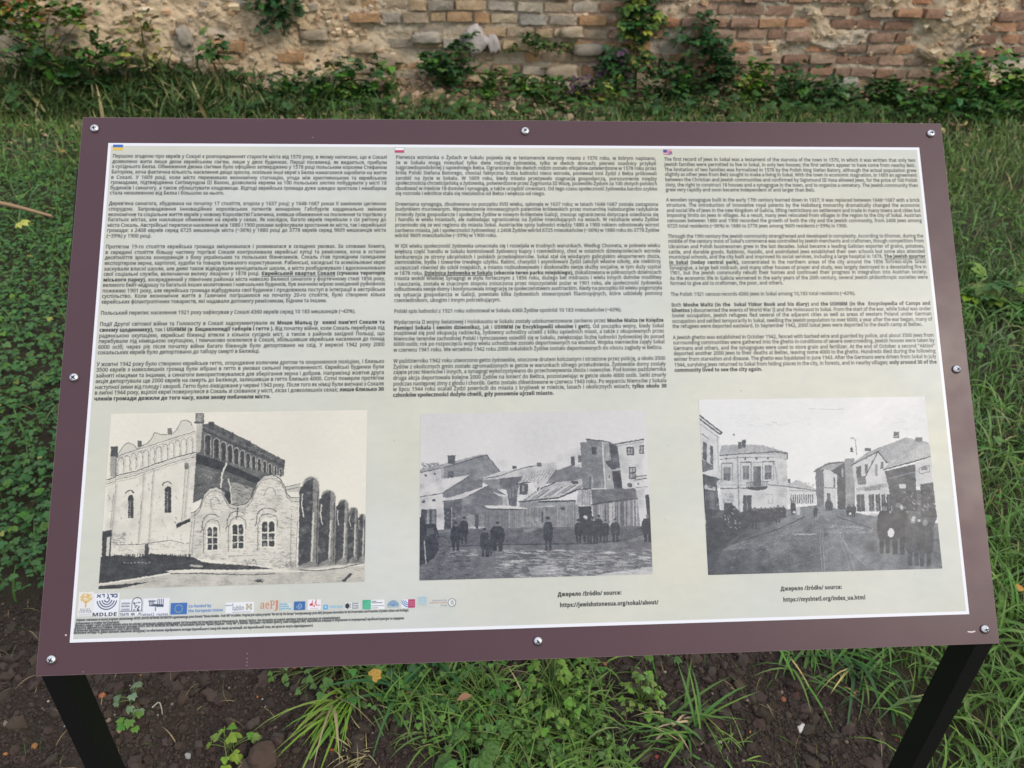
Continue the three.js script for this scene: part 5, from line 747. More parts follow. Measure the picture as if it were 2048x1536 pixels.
const grassGeo = [blade(1, [0.018, 0.022, 0.02, 0.015, 0.009, 0.001], { fold: 0.5, lift: 1.5, droop: 1.2 }), blade(1, [0.016, 0.02, 0.02, 0.017, 0.013, 0.008, 0.001], { fold: 0.5, lift: 1.45, droop: 2.3, twist: 0.6 }), blade(1, [0.014, 0.018, 0.016, 0.011, 0.001], { fold: 0.5, lift: 1.55, droop: 0.6 })];
const grassColour = (r, x, z) => { const c = vary(D.grass, r, 0.3); const q = r(); if (q < 0.07) c.lerp(D.straw, 0.7); else if (q < 0.25) c.lerp(D.grey, 0.5); c.lerp(srgb(132, 142, 76), sstep(-3.2, -4.6, z) * 0.45 * r()); return c.lerp(D.bright, sstep(-1.5, -0.7, z) * 0.5 * r()); };
[0, 1, 2].forEach((k) => scatter('grass', grassGeo[k], [19000, 17000, 13500][k], 110 + k, (r) => {           // the long grass on the right
  const z = r() < 0.12 ? rnd(r, -0.2, 0.8) : -0.2 - 4.2 * r() ** 1.1, x = rnd(r, 0.55, 4.6), dens = sstep(0.74, 0.98, x + 0.12 * N3(x * 2, 2, z * 2)); if (r() > dens * (soilMask(x, z) < 0.5 || r() < 0.12)) return;
  if (z < -3.9 && Math.hypot((x - 3.7) / 0.5, (z + 4.5) / 0.45) < 1) return;
  const L = (k === 1 ? rnd(r, 0.12, 0.3) : rnd(r, 0.07, 0.2)) * (0.75 + 0.35 * N3(x * 2, 1, z * 2)) * (z < -3 ? 0.7 : 1), w = L * rnd(r, 0.5, 1.25); return { x, z, y: groundY(x, z) - 0.004, ay: r() * 6.3, ax: (r() - 0.5) * 0.7, az: (r() - 0.5) * 0.6, s: [w, L, L], c: grassColour(r, x, z) };
}, ['upright green grass right of the board', 'long arching grass right of the board', 'short stiff grass right of the board'][k]));
[0, 2].forEach((k) => scatter('grass', grassGeo[k], 17000, 120 + k, (r) => {                                   // mixed thin grass behind the board and at the left
  const z = rnd(r, -6.0, -0.7), x = rnd(r, -4.6, 5.0); if (r() > (x > 0.1 && x < 1.6 ? 0.7 : 0.2) + 0.8 * sstep(-3.6, -4.6, z)) return; if (soilMask(x, z) * sstep(-1.2, -1, z) > 0.4) return; if (r() < sstep(0.05, 0.35, N3(x * 1.4, 9, z * 1.4)) * 0.75) return;
  const L = rnd(r, 0.06, 0.17); return { x, z, y: groundY(x, z) - 0.004, ay: r() * 6.3, ax: (r() - 0.5) * 0.8, az: (r() - 0.5) * 0.8, s: [L * rnd(r, 0.8, 1.6), L, L], c: grassColour(r, x, z) };
}, ['thin green grass behind the board', 'short stiff grass behind the board'][k / 2]));
scatter('grass', grassGeo[0], 6500, 130, (r) => {                                                                       // dark tall grass at the foot of the wall
  const z = rnd(r, -6.42, -5.55), x = rnd(r, -4.6, 5.2), L0 = x < -0.7 ? 1 : 0.62; if (r() > (0.3 + 0.7 * sstep(-0.05, 0.25, N3(x * 1.8, 4, z * 1.6) + (x < -1.7 ? 0.35 : 0)))) return; if (x > -2 && r() < 0.35) return; if (x > -1.0 && x < 0.25 && z < -5.9 && r() < 0.9) return; if (x > 0.2 && x < 1.6 && z < -6.15) return;
  const L = rnd(r, 0.12, 0.3) * L0 * (x < -2 ? 1.15 : 1); return { x, z, y: groundY(x, z) - 0.01, ay: r() * 6.3, ax: (r() - 0.5) * 0.6, az: (r() - 0.5) * 0.6, s: [L * rnd(r, 1, 1.8), L, L], c: vary(D.dark, r, 0.3).lerp(r() < 0.2 ? D.straw : srgb(112, 132, 70), r() * 0.85) };
}, 'dark tall grass along the foot of the wall');
scatter('ground_cover', leafPinnate, 1500, 131, (r) => { const z = rnd(r, -6.4, -5.6), x = rnd(r, -4.5, 5.2); if (x > -1 && x < -0.3 && z < -5.9) return; return { x, z, y: groundY(x, z) + rnd(r, 0.02, 0.16), ay: r() * 6.3, ax: (r() - 0.5), az: (r() - 0.5), s: rnd(r, 0.06, 0.12), c: vary(D.dark, r, 0.3).lerp(D.mid, r() * 0.6) }; }, 'feathery green weeds along the foot of the wall');
const strip = (x, z) => { const l = lerp(-0.17, -0.43, sstep(-0.32, -0.6, z)), e = 0.05 * N3(x * 9, 3, z * 9); return sstep(l - 0.02, l + 0.05, x + e) * sstep(0.27, 0.19, x + e) * sstep(0.42, 0.2, N3(x * 7, 1, z * 7) + (x > -0.02 && x < 0.1 && z < -0.5 ? 0.6 : 0)); };   // the leafy strip in the near middle
scatter('grass', grassGeo[1], 1500, 150, (r) => { const x = rnd(r, -0.5, 0.35), z = rnd(r, -0.8, -0.22); if (r() > strip(x, z)) return; const L = rnd(r, 0.05, 0.15); return { x, z, y: groundY(x, z) - 0.003, ay: r() * 6.3, ax: (r() - 0.4) * 1.1, az: (r() - 0.5) * 0.9, s: [L * rnd(r, 0.5, 1.0), L, L], c: vary(D.grass, r, 0.3).lerp(r() < 0.12 ? D.straw : D.bright, r() * 0.7) }; }, 'fine green grass in the leafy strip in front of the board');
scatter('ground_cover', leafPalm, 900, 151, (r) => { const x = rnd(r, -0.5, 0.35), z = rnd(r, -0.85, -0.22); if (r() > strip(x, z)) return; return { x, z, y: groundY(x, z) + rnd(r, 0.008, 0.045), ay: r() * 6.3, ax: (r() - 0.35) * 0.8, az: (r() - 0.5) * 0.7, s: rnd(r, 0.008, 0.016), c: vary(D.mid, r, 0.3).lerp(D.bright, r() * 0.5) }; }, 'small lobed leaves low among the grass of the leafy strip in front of the board');
scatter('grass', grassGeo[0], 500, 152, (r) => { const x = rnd(r, -1.4, 0.95), z = rnd(r, -0.9, -0.22); if (r() > 0.3 || soilMask(x, z) < 0.5) return; const L = rnd(r, 0.02, 0.07); return { x, z, y: groundY(x, z) - 0.002, ay: r() * 6.3, ax: (r() - 0.3) * 1.8, az: (r() - 0.5) * 1.2, s: [L * rnd(r, 0.4, 0.8), L, L], c: r() < 0.6 ? vary(D.straw, r, 0.3) : vary(D.mid, r, 0.3) }; }, 'scattered short stalks and blades on the dug soil');
// crumbs and clods of dug soil
{
  const clod = (() => { let s = new THREE.IcosahedronGeometry(1, 1); s.deleteAttribute('uv'); s.deleteAttribute('normal'); s = mergeVertices(s); const q = s.attributes.position; for (let i = 0; i < q.count; i++) { const v = V(q.getX(i), q.getY(i), q.getZ(i)); v.multiplyScalar(1 + 0.3 * N3(v.x * 1.7, v.y * 1.7, v.z * 1.7)); q.setXYZ(i, v.x, v.y * 0.75, v.z); } s.computeVertexNormals(); return s; })();
  const clod2 = (() => { let s = new THREE.IcosahedronGeometry(1, 3); s.deleteAttribute('uv'); s.deleteAttribute('normal'); s = mergeVertices(s); const q = s.attributes.position; for (let i = 0; i < q.count; i++) { const v = V(q.getX(i), q.getY(i), q.getZ(i)); v.multiplyScalar(1 + 0.5 * N3(v.x * 1.2, v.y * 1.2, v.z * 1.2) + 0.28 * N3(v.x * 3.1, v.y * 3.1, v.z * 3.1)); q.setXYZ(i, v.x, v.y * 0.7, v.z); } s.computeVertexNormals(); return s; })();
  const soilMat = new THREE.MeshStandardMaterial({ roughness: 1 });
  scatter('soil_crumbs', clod, 110000, 140, (r) => { const x = rnd(r, -1.9, 1.5), z = r() < 0.66 ? rnd(r, -1.0, -0.15) : rnd(r, -0.15, 0.7); if (r() > soilMask(x, z)) return; const s = 0.0011 + 0.0035 * r() ** 4 + 0.0012 * r(); return { x, z, y: groundY(x, z) + s * 0.2, ay: r() * 6, ax: r() * 6, az: r() * 6, s, c: vary(srgb(70, 59, 53), r, 0.34) }; }, 'dark crumbly soil dug up around the posts', soilMat);
  scatter('soil_crumbs', clod2, 3000, 141, (r) => { const x = rnd(r, -1.5, 1.2), z = rnd(r, -0.8, -0.2); if (r() > soilMask(x, z)) return; const s = 0.0035 + 0.015 * r() ** 4; return { x, z, y: groundY(x, z) + s * 0.05, ay: r() * 6, ax: r() * 0.8, az: r() * 0.8, s: [s, s * 0.8, s * 1.1], c: vary(srgb(74, 62, 55), r, 0.3) }; }, 'larger lumps of dark soil around the posts', soilMat);
  scatter('gravel', clod, 420, 142, (r) => { const x = rnd(r, -1.6, 1.5), z = rnd(r, -0.95, -0.15); if (r() > soilMask(x, z)) return; const s = 0.0022 + 0.004 * r() ** 3, q = r(); return { x, z, y: groundY(x, z) + s * 0.5, ay: r() * 6, ax: r() * 6, s, c: q < 0.25 ? vary(srgb(176, 104, 72), r) : q < 0.5 ? vary(srgb(170, 162, 150), r) : vary(srgb(126, 112, 100), r) }; }, 'tiny stones and brick crumbs in the soil', soilMat);
  scatter('litter', leafOval, 2600, 144, (r) => { const x = rnd(r, -3.6, 5), z = rnd(r, -6.45, -4.4); if (r() > 0.25 + 0.75 * sstep(-5.2, -5.8, z)) return; return { x, z, y: groundY(x, z) + rnd(r, 0.004, 0.07), ay: r() * 6.3, ax: (r() - 0.5) * 1.2, az: (r() - 0.5) * 1.2, s: [rnd(r, 0.015, 0.05), 0.04, rnd(r, 0.03, 0.09)], c: vary(r() < 0.7 ? srgb(176, 154, 118) : srgb(130, 104, 78), r, 0.3) }; }, 'dry tan leaves and stalks littering the ground before the wall', soilMat);
  scatter('rubble', clod, 1500, 143, (r) => { const x = rnd(r, -1.4, 4.6), z = rnd(r, -6.45, -5.75); if (r() > (x < 1.7 ? 1 : 0.35)) return; const s = 0.008 + 0.035 * r() ** 4; return { x, z, y: groundY(x, z) + s * 0.2, ay: r() * 6, ax: r() * 6, s: [s * 1.3, s * 0.8, s], c: vary(srgb(190, 168, 140), r, 0.25) }; }, 'pale crumbled mortar and brick at the foot of the wall', soilMat);
}

// ---------- shrubs and weeds at the wall, each a thing ----------
function bush(name, label, category, [x, y, z], [rx, ry, rz], n, geo, size, cols, seed, { stems = 5, root, clump = 1.6, hang = 0 } = {}) {
  const r = rng(seed), gy = root ?? Math.max(groundY(x, z), y - ry), t = thing(name, label, category, [x, gy, z]), leaves = [];
  const hubs = Array.from({ length: Math.max(4, Math.round(n / 22)) }, () => { const a = r() * 6.28, u = r() * 2 - 1, q = Math.cbrt(r()); return V(Math.cos(a) * Math.sqrt(1 - u * u) * q * rx, y - gy + u * q * ry, Math.sin(a) * Math.sqrt(1 - u * u) * q * rz); });
  for (let i = 0; i < n; i++) {
    const h = hubs[Math.floor(r() * hubs.length)], s = size * (0.6 + 0.7 * r()), p = V(h.x + (r() - 0.5) * size * clump * 2, h.y + (r() - 0.5) * size * clump * 1.6, h.z + (r() - 0.5) * size * clump * 2);
    if (p.y < 0.01) p.y = 0.01 + r() * 0.03;
    const out = Math.atan2(p.x, p.z + 0.12), c = vary(cols[Math.floor(r() * cols.length)], r, 0.28);
    const g = turned(geo, -0.35 + (r() - 0.5) * 1.1 + 0.5 * hang + 0.9 * (0.5 - r()), out + (r() - 0.5) * 2.2, (r() - 0.5) * 0.9, s, p); leaves.push(colored(g, c));
  }
  mesh('foliage', mergeGeometries(leaves), foliageMat, t, { kind: 'stuff' });
  const st = []; for (let i = 0; i < stems; i++) { const h = hubs[Math.floor(r() * hubs.length)]; st.push(tube([V((r() - 0.5) * 0.04, -0.02, (r() - 0.5) * 0.04), V(h.x * 0.4 + (r() - 0.5) * 0.04, h.y * 0.5, h.z * 0.4), h], 0.006, 6, 5, 0.4)); }
  mesh('stem', mergeGeometries(st), new THREE.MeshStandardMaterial({ color: srgb(88, 92, 54), roughness: 0.8 }), t);
  return t;
}
const wz = (x, y) => wallZ(x, y);
bush('shrub', 'dark green round shrub in front of the pale stones under the white lumps', 'shrub', [-0.16, 0.36, -6.28], [0.25, 0.19, 0.15], 300, leafPalm, 0.058, [D.dark, D.cool, D.mid], 201);
bush('weed', 'low bright green patch of leafy weeds right of the dark round shrub', 'weed', [0.33, 0.16, -6.15], [0.42, 0.13, 0.14], 420, leafClover, 0.034, [D.bright, D.mid, D.mid], 202);
bush('weed', 'low darker leafy weeds between the bright patch and the purple plant', 'weed', [0.68, 0.12, -6.1], [0.26, 0.11, 0.14], 220, leafPalm, 0.042, [D.mid, D.dark], 203);
bush('climbing_vine', 'dark green vine climbing the full height of the brick wall', 'vine', [1.42, 0.72, -6.4], [0.14, 0.36, 0.07], 330, leafPalm, 0.062, [D.dark, D.cool, D.mid, D.yellow], 204, { root: 0.1, stems: 8, hang: 1 });
bush('climbing_vine', 'lower leafy branch of vine hanging over the rubble left of the main vine', 'vine', [1.24, 0.3, -6.33], [0.16, 0.16, 0.08], 170, leafPalm, 0.058, [D.dark, D.dark, D.cool, D.purple], 205, { root: 0.05, hang: 1 });
bush('wall_plant', 'small green plant growing on a ledge above the bare rubble', 'plant', [0.56, 0.46, -6.4], [0.27, 0.08, 0.06], 190, leafPalm, 0.036, [D.mid, D.dark], 206, { root: 0.4, stems: 3 });
bush('wall_plant', 'dark blue green tuft of leaves rooted in the brick courses right of the vine', 'plant', [1.9, 0.6, -6.4], [0.14, 0.12, 0.06], 110, leafPalm, 0.055, [D.dark, D.cool], 207, { root: 0.5, stems: 3, hang: 1 });
bush('wall_plant', 'few dark leaves under the blue green tuft on the bricks', 'plant', [2.1, 0.46, -6.4], [0.13, 0.06, 0.05], 60, leafPalm, 0.05, [D.dark, D.cool], 208, { root: 0.4, stems: 3, hang: 1 });
bush('shrub', 'dark leafy shrub behind the light green bush at the foot of the bricks', 'shrub', [2.13, 0.3, -6.36], [0.19, 0.15, 0.1], 210, leafPalm, 0.055, [D.dark, D.cool], 209);
bush('shrub', 'light green leafy bush at the foot of the brick courses', 'shrub', [2.44, 0.2, -6.22], [0.19, 0.2, 0.12], 230, leafPalm, 0.056, [D.bright, D.bright, D.mid], 210);
bush('shrub', 'big broad-leaved green bush at the right end of the wall', 'shrub', [4.4, 0.24, -6.05], [0.5, 0.25, 0.2], 900, leafRound, 0.07, [D.mid, D.mid, D.bright, D.cool], 211, { stems: 9 });
bush('weed', 'pale grey green low weeds below the bricks near the broad-leaved bush', 'weed', [3.2, 0.12, -6.2], [0.42, 0.12, 0.12], 380, leafPinnate, 0.06, [D.grey, D.grey, D.mid], 212);
bush('weed', 'tangled green weeds below the vine and the blue green tuft', 'weed', [1.66, 0.24, -6.25], [0.3, 0.17, 0.14], 330, leafPinnate, 0.07, [D.dark, D.mid, D.cool], 213);
bush('weed', 'tall feathery green weed before the pale stones', 'weed', [-0.83, 0.17, -6.15], [0.12, 0.28, 0.1], 150, leafPinnate, 0.09, [D.mid, D.cool], 214, { stems: 7 });
bush('weed', 'low lighter weed with broad leaves at the base of the tall feathery weed', 'weed', [-0.98, 0.08, -6.05], [0.2, 0.11, 0.1], 120, leafPalm, 0.055, [D.mid, D.bright], 215);
bush('wall_plant', 'small sprig of green leaves on the bare sandy wall', 'plant', [-2.06, 0.5, -6.05], [0.12, 0.1, 0.05], 40, leafDeep, 0.062, [D.mid, D.cool], 216, { root: 0.4, stems: 3 });
bush('wall_plant', 'dark bushy plant hanging from the top edge of the sandy wall', 'plant', [-1.52, 0.76, -6.3], [0.17, 0.17, 0.08], 220, leafPinnate, 0.07, [D.dark, D.dark, D.cool], 217, { root: 0.55, stems: 4, hang: 1 });
bush('shrub', 'yellow green bush with a few orange leaves at the left end of the wall', 'shrub', [-3.35, 0.72, -6.05], [0.42, 0.17, 0.16], 360, leafPalm, 0.06, [D.yellow, D.mid, D.bright, D.mid, D.mid, D.bright, srgb(160, 118, 60)], 218, { root: 0.3 });
bush('weed', 'straggling green weeds below the yellow green bush', 'weed', [-3.0, 0.4, -5.95], [0.5, 0.16, 0.14], 260, leafPinnate, 0.08, [D.dark, D.mid], 219);
bush('weed', 'dry yellowish grassy weed hanging down the sandy wall', 'weed', [-2.55, 0.52, -6.0], [0.1, 0.2, 0.06], 90, leafPinnate, 0.07, [D.yellow, D.straw, D.mid], 220, { root: 0.3 });
bush('weed', 'bushy green weed left of the sandy rubble slope', 'weed', [-1.35, 0.14, -6.05], [0.3, 0.16, 0.12], 260, leafPinnate, 0.075, [D.dark, D.mid], 221);
bush('weed', 'dark purple leaved plant beside the low weeds', 'weed', [0.88, 0.2, -6.15], [0.07, 0.12, 0.05], 60, leafOval, 0.06, [D.purple], 222);
bush('weed', 'small weeds under the brick overhang right of the light green bush', 'weed', [2.78, 0.17, -6.3], [0.18, 0.07, 0.07], 110, leafPalm, 0.04, [D.mid, D.dark], 223);
bush('weed', 'green weeds in front of the broad-leaved bush', 'weed', [4.0, 0.1, -5.85], [0.45, 0.13, 0.16], 340, leafPinnate, 0.07, [D.mid, D.cool], 224);
bush('weed', 'taller ragged green weed between the light green bush and the grey green weeds', 'weed', [2.8, 0.16, -6.05], [0.22, 0.17, 0.12], 170, leafPinnate, 0.085, [D.mid, D.dark, D.cool], 226, { stems: 7 });
bush('weed', 'ragged dark weed left of the green weeds before the broad-leaved bush', 'weed', [3.62, 0.14, -6.1], [0.24, 0.16, 0.12], 190, leafPalm, 0.06, [D.dark, D.mid], 227, { stems: 6 });
bush('weed', 'thin weed on the pale rubble right of the purple leaved plant', 'weed', [1.06, 0.12, -6.1], [0.13, 0.13, 0.08], 70, leafPinnate, 0.07, [D.mid, D.yellow], 228, { stems: 5 });
bush('weed', 'stringy weed with pale stalks at the foot of the sandy wall right of the grass', 'weed', [-1.02, 0.22, -6.2], [0.16, 0.15, 0.08], 80, leafDeep, 0.06, [D.mid, D.grey, D.straw], 229, { stems: 9 });
bush('weed', 'broad-leaved weed standing in the long grass right of the board', 'weed', [2.36, 0.1, -2.42], [0.13, 0.06, 0.11], 34, leafDeep, 0.085, [D.mid, D.bright], 225);

// ---------- foreground plants: every leaf and blade a piece ----------
const stemMat = greenMat({ color: srgb(108, 132, 66), roughness: 0.7 });
const leafMats = (base, r, n = 5) => Array.from({ length: n }, () => greenMat({ color: vary(base, r, 0.2) }));
function rosette(name, label, category, x, z, { n, geo, size, reach, height, col, seed, squash = 1 }) {
  const r = rng(seed), gy = groundY(x, z), t = thing(name, label, category, [x, gy, z]), mats = leafMats(col, r), st = [];
  for (let i = 0; i < n; i++) {
    const a = (i / n) * 6.28 * 2.4 + r(), q = reach * Math.sqrt((i + 0.5) / n) * (0.75 + 0.5 * r()), p = V(Math.sin(a) * q, height * (1.05 - 0.7 * q / reach) * (0.6 + 0.6 * r()), Math.cos(a) * q * squash);
    const d = groundY(x + p.x, z + p.z) - gy; p.y = Math.max(p.y, d + 0.012);
    const m = mesh('leaf', geo, mats[Math.floor(r() * mats.length)], t); m.position.copy(p); m.rotation.order = 'YXZ'; m.rotation.set(0.1 + (r() - 0.5) * 0.6, a + (r() - 0.5) * 0.9, (r() - 0.5) * 0.6); const s = size * (0.6 + 0.6 * r()); m.scale.setScalar(s);
    st.push(tube([V(0, -0.004, 0), V(p.x * 0.45, p.y * 0.75, p.z * 0.45), p], 0.0014, 5, 4, 0.7));
  }
  mesh('stem', mergeGeometries(st), stemMat, t); return t;
}
function tuft(name, label, category, x, z, { n, len, spread, lean = [0, 0], col = D.grass, seed, base = 0.03, w = 1 }) {
  const r = rng(seed), gy = groundY(x, z), t = thing(name, label, category, [x, gy, z]), mats = [...leafMats(col, r, 5), greenMat({ color: vary(D.straw, r) })];
  for (let i = 0; i < n; i++) {
    const a = r() * 6.28, L = len * (0.45 + 0.65 * r()), m = mesh('blade', grassGeo[Math.floor(r() * 2.6)], mats[Math.floor(r() * (r() < 0.3 ? 6 : 5))], t);
    m.position.set((r() - 0.5) * 2 * base, -0.003, (r() - 0.5) * 2 * base); m.position.y += groundY(x + m.position.x, z + m.position.z) - gy;
    const dx = Math.sin(a) * spread + lean[0], dz = Math.cos(a) * spread + lean[1]; m.rotation.order = 'YXZ'; m.rotation.set(Math.min(1.25, Math.hypot(dx, dz) * (0.5 + 0.8 * r())), Math.atan2(dx, dz) + (r() - 0.5) * 0.7, (r() - 0.5) * 0.4); m.scale.set(L * w * (0.8 + 0.7 * r()), L, L);
  }
  return t;
}
rosette('weed', 'bright green lobed-leaf weed under the board edge beside the yellow fallen leaf', 'weed', -0.4, -0.6, { n: 70, geo: leafPalm, size: 0.02, reach: 0.12, height: 0.09, col: D.mid, seed: 301 });
rosette('weed', 'leafy weed under the board edge right of the long green blades', 'weed', -0.24, -0.62, { n: 50, geo: leafPalm, size: 0.02, reach: 0.1, height: 0.07, col: D.cool, seed: 302 });
rosette('weed', 'yellow green toothed weed standing on bare soil right of the pinkish leaf', 'weed', 0.11, -0.5, { n: 84, geo: leafPalm, size: 0.0175, reach: 0.09, height: 0.1, col: D.bright, seed: 303, squash: 1.5 });
rosette('weed', 'large-leaved green weed at the near edge with three big pointed leaves', 'weed', -0.08, -0.33, { n: 15, geo: leafFive, size: 0.036, reach: 0.1, height: 0.07, col: D.mid, seed: 304 });
rosette('weed', 'small round-leaved weed between the grass tuft and the big-leaved weed', 'weed', 0.19, -0.37, { n: 30, geo: leafClover, size: 0.011, reach: 0.08, height: 0.05, col: D.bright, seed: 305 });
rosette('weed', 'lobed-leaf weed at the root of the arching grass tuft', 'weed', 0.31, -0.46, { n: 40, geo: leafPalm, size: 0.015, reach: 0.055, height: 0.1, col: D.bright, seed: 306 });
rosette('weed', 'bright lobed weed beside the brown clod of earth', 'weed', -0.61, -0.38, { n: 14, geo: leafPalm, size: 0.02, reach: 0.045, height: 0.05, col: D.bright, seed: 307 });
rosette('weed', 'wilted pale weed lying on the bare soil right of the left post', 'weed', -0.87, -0.52, { n: 7, geo: leafDeep, size: 0.02, reach: 0.035, height: 0.035, col: D.grey, seed: 308 });
rosette('weed', 'tiny green seedling below the wilted weed', 'weed', -0.85, -0.46, { n: 6, geo: leafDeep, size: 0.018, reach: 0.025, height: 0.03, col: D.mid, seed: 309 });
rosette('weed', 'small few-leaved weed under the board edge at the left end of the leafy strip', 'weed', -0.53, -0.58, { n: 12, geo: leafPalm, size: 0.015, reach: 0.045, height: 0.04, col: D.mid, seed: 310 });
rosette('weed', 'sparse weed on the soil under the board edge right of the bottom middle screw', 'weed', 0.36, -0.6, { n: 9, geo: leafDeep, size: 0.025, reach: 0.06, height: 0.05, col: D.mid, seed: 311 });
rosette('weed', 'creeping clover-like weed among the thin grass in the near middle', 'weed', 0.02, -0.4, { n: 60, geo: leafClover, size: 0.0105, reach: 0.15, height: 0.05, col: D.mid, seed: 312 });
rosette('weed', 'leafy weed filling the gap beside the pinkish fallen leaf', 'weed', -0.06, -0.48, { n: 60, geo: leafPalm, size: 0.0165, reach: 0.13, height: 0.06, col: D.mid, seed: 322 });
tuft('grass_tuft', 'tuft of broad blue green grass blades bending left from the board edge', 'grass', -0.23, -0.56, { n: 70, len: 0.2, spread: 0.75, lean: [-0.1, 0.25], col: D.cool, seed: 313, w: 1.0, base: 0.07 });
tuft('grass_tuft', 'hanging bundle of pale green grass stalks left of the yellow leaf', 'grass', -0.385, -0.5, { n: 60, len: 0.21, spread: 0.35, lean: [-0.3, 0.75], col: D.bright, seed: 314, base: 0.035, w: 0.6 });
tuft('grass_tuft', 'tuft of arching light green grass on the soil right of the near middle', 'grass', 0.4, -0.4, { n: 60, len: 0.18, spread: 0.85, lean: [0.1, 0.2], col: D.grass, seed: 315, w: 0.85, base: 0.045 });
tuft('grass_tuft', 'thin yellowish grass over the ground in the near middle', 'grass', 0.06, -0.42, { n: 170, len: 0.12, spread: 0.9, col: D.bright, seed: 316, base: 0.17, w: 0.6 });
tuft('grass_tuft', 'dry straw coloured grass stubble on the dark soil', 'grass', -0.34, -0.35, { n: 34, len: 0.06, spread: 0.5, col: D.straw, seed: 317, w: 0.7 });
tuft('grass_tuft', 'tuft of green grass growing under the board edge left of the right post', 'grass', 0.8, -0.58, { n: 110, len: 0.17, spread: 0.8, lean: [-0.1, 0.25], col: D.grass, seed: 318, base: 0.1, w: 0.8 });
tuft('grass_tuft', 'long flat-lying grass blades left of the right post over bare soil', 'grass', 0.9, -0.5, { n: 24, len: 0.22, spread: 0.5, lean: [-0.5, 0.3], col: D.cool, seed: 319, base: 0.06, w: 0.8 });
tuft('grass_tuft', 'small yellow green grass tuft on the soil at the near right', 'grass', 0.5, -0.34, { n: 30, len: 0.1, spread: 0.8, lean: [0.2, 0.1], col: D.bright, seed: 320, w: 0.7 });
tuft('grass_tuft', 'few thin grass blades on the bare soil under the board', 'grass', 0.34, -0.66, { n: 10, len: 0.16, spread: 0.6, lean: [0, 0.3], col: D.mid, seed: 321 });

// ---------- small loose things on the ground ----------
function pebble(label, category, name, x, z, [a, b, c], colour, seed, dy = 0.35) { let s = new THREE.DodecahedronGeometry(1, 1); s.deleteAttribute('uv'); s.deleteAttribute('normal'); s = mergeVertices(s, 1e-3); const q = s.attributes.position; for (let i = 0; i < q.count; i++) { const v = V(q.getX(i), q.getY(i), q.getZ(i)); v.multiplyScalar(1 + 0.35 * N3(v.x * 1.2 + seed, v.y * 1.2, v.z * 1.2 + seed)); q.setXYZ(i, v.x * a, v.y * b, v.z * c); } s.computeVertexNormals(); const m = mesh(name, s, new THREE.MeshStandardMaterial({ color: colour, roughness: 0.95, flatShading: true }), scene); m.position.set(x, groundY(x, z) + b * dy, z); m.rotation.y = seed; return tag(m, label, category); }
pebble('white angular stone on the dark soil left of the right post', 'stone', 'stone', 0.674, -0.388, [0.014, 0.01, 0.011], srgb(226, 220, 212), 1.3, 0.5);
pebble('grey pebble at the near edge right of the left post', 'stone', 'stone', -0.701, -0.372, [0.0075, 0.006, 0.0065], srgb(168, 166, 164), 2.1, 0.6);
pebble('flat beige pebble close to the right side of the left post', 'stone', 'stone', -0.874, -0.449, [0.006, 0.004, 0.009], srgb(186, 160, 128), 3.2, 0.6);
pebble('orange brick crumb behind the left post', 'stone', 'brick_crumb', -0.947, -0.539, [0.008, 0.006, 0.007], srgb(168, 98, 66), 4.4, 0.5);
pebble('ochre brick crumb on the soil left of the left post', 'stone', 'brick_crumb', -1.045, -0.415, [0.008, 0.006, 0.006], srgb(168, 118, 70), 5.1, 0.5);
pebble('small orange crumb at the near left corner', 'stone', 'brick_crumb', -1.1, -0.4, [0.005, 0.004, 0.005], srgb(186, 126, 70), 6.3, 0.5);
pebble('reddish brick crumb on the soil under the right part of the board', 'stone', 'brick_crumb', 0.655, -0.46, [0.007, 0.005, 0.006], srgb(150, 92, 68), 7.7, 0.5);
pebble('dark brown clod of earth by the bright lobed weed', 'clod', 'clod', -0.53, -0.34, [0.034, 0.028, 0.03], srgb(84, 68, 58), 8.5, 0.6);
function fallen(label, x, z, size, colour, seed, geo = leafFive, up = 0.06) { const m = mesh('fallen_leaf', geo, new THREE.MeshStandardMaterial({ color: colour, roughness: 0.7, side: THREE.DoubleSide }), scene); m.position.set(x, groundY(x, z) + up, z); m.rotation.order = 'YXZ'; m.rotation.set(-0.15, seed, 0.25); m.scale.setScalar(size); return tag(m, label, 'leaf'); }
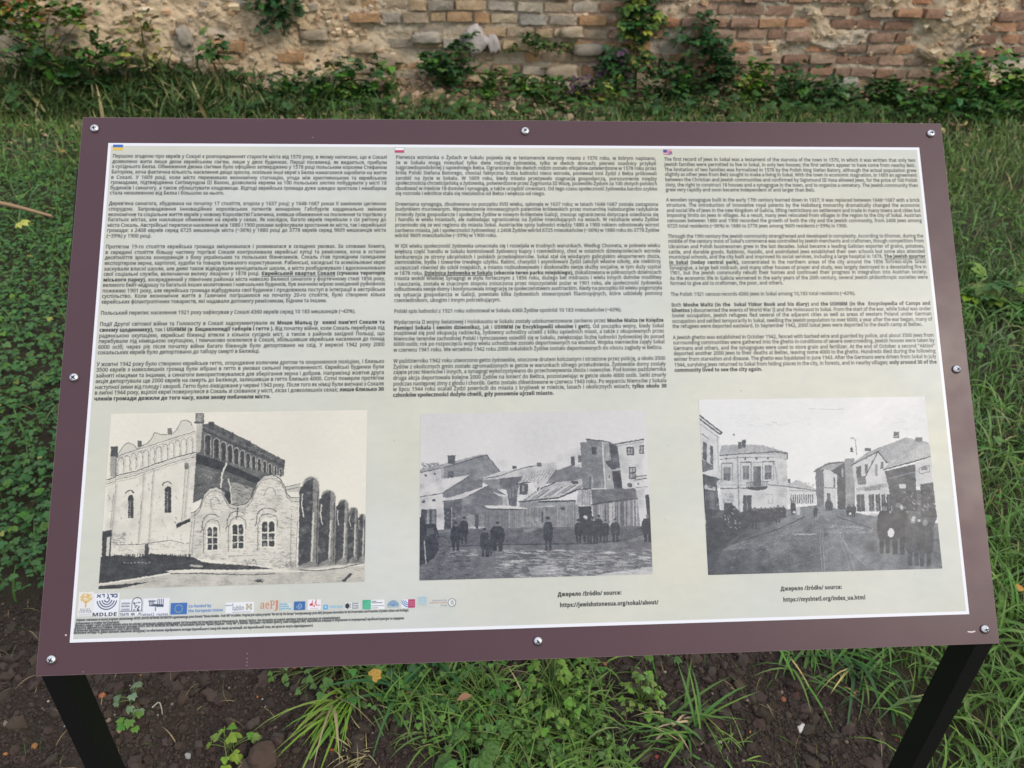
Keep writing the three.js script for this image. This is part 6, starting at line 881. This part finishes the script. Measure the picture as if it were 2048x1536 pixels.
fallen('yellow fallen leaf on the green weeds below the board', -0.31, -0.51, 0.024, srgb(196, 156, 70), 2.2, leafFive, 0.075);
fallen('pinkish brown fallen leaf among the grass below the board', -0.085, -0.45, 0.034, srgb(170, 124, 94), 4.9, leafOval, 0.07);
fallen('pale yellow leaf lying on the ground cover left of the board', -2.33, -3.25, 0.06, srgb(190, 190, 96), 1.0, leafDeep, 0.12);
fallen('orange brown leaf in the grass far left of the board', -2.66, -4.55, 0.09, srgb(190, 140, 70), 4.0, leafOval, 0.1);
fallen('yellow brown leaf in the long grass beside the lower right corner of the board', 1.34, -0.68, 0.034, srgb(186, 138, 60), 2.5, leafOval, 0.1);
function stalk(label, pts, rad, colour, name = 'dry_stalk') { const m = mesh(name, tube(pts.map(([x, z, h]) => V(x, groundY(x, z) + h, z)), rad, 14, 5, 0.55), new THREE.MeshStandardMaterial({ color: colour, roughness: 0.85 }), scene); return tag(m, label, 'stalk'); }
stalk('pale brown stick lying on the ground cover left of the board', [[-2.62, -3.55, 0.12], [-2.42, -3.44, 0.13], [-2.22, -3.36, 0.11]], 0.014, srgb(176, 144, 112), 'stick');
stalk('long straw coloured stalk on the soil right of the toothed weed', [[0.14, -0.66, 0.01], [0.19, -0.55, 0.016], [0.25, -0.47, 0.006]], 0.0016, srgb(170, 150, 112));
stalk('short pale twig under the board edge left of the toothed weed', [[0.01, -0.56, 0.012], [0.05, -0.545, 0.02], [0.075, -0.53, 0.01]], 0.0018, srgb(160, 140, 118));
stalk('thin bent stalk over the dark soil below the yellow leaf', [[-0.4, -0.5, 0.02], [-0.35, -0.46, 0.03], [-0.3, -0.42, 0.01]], 0.0016, srgb(150, 132, 98));
stalk('curled white rootlet on the bare soil beside the wilted weed', [[-0.82, -0.5, 0.006], [-0.808, -0.512, 0.01], [-0.798, -0.498, 0.006], [-0.79, -0.48, 0.005]], 0.0016, srgb(196, 188, 168));
stalk('straight thin grass stem on the soil left of the near clod', [[-0.64, -0.44, 0.008], [-0.62, -0.38, 0.03], [-0.6, -0.33, 0.04]], 0.0014, srgb(140, 140, 84));
renderer.render(scene, camera);
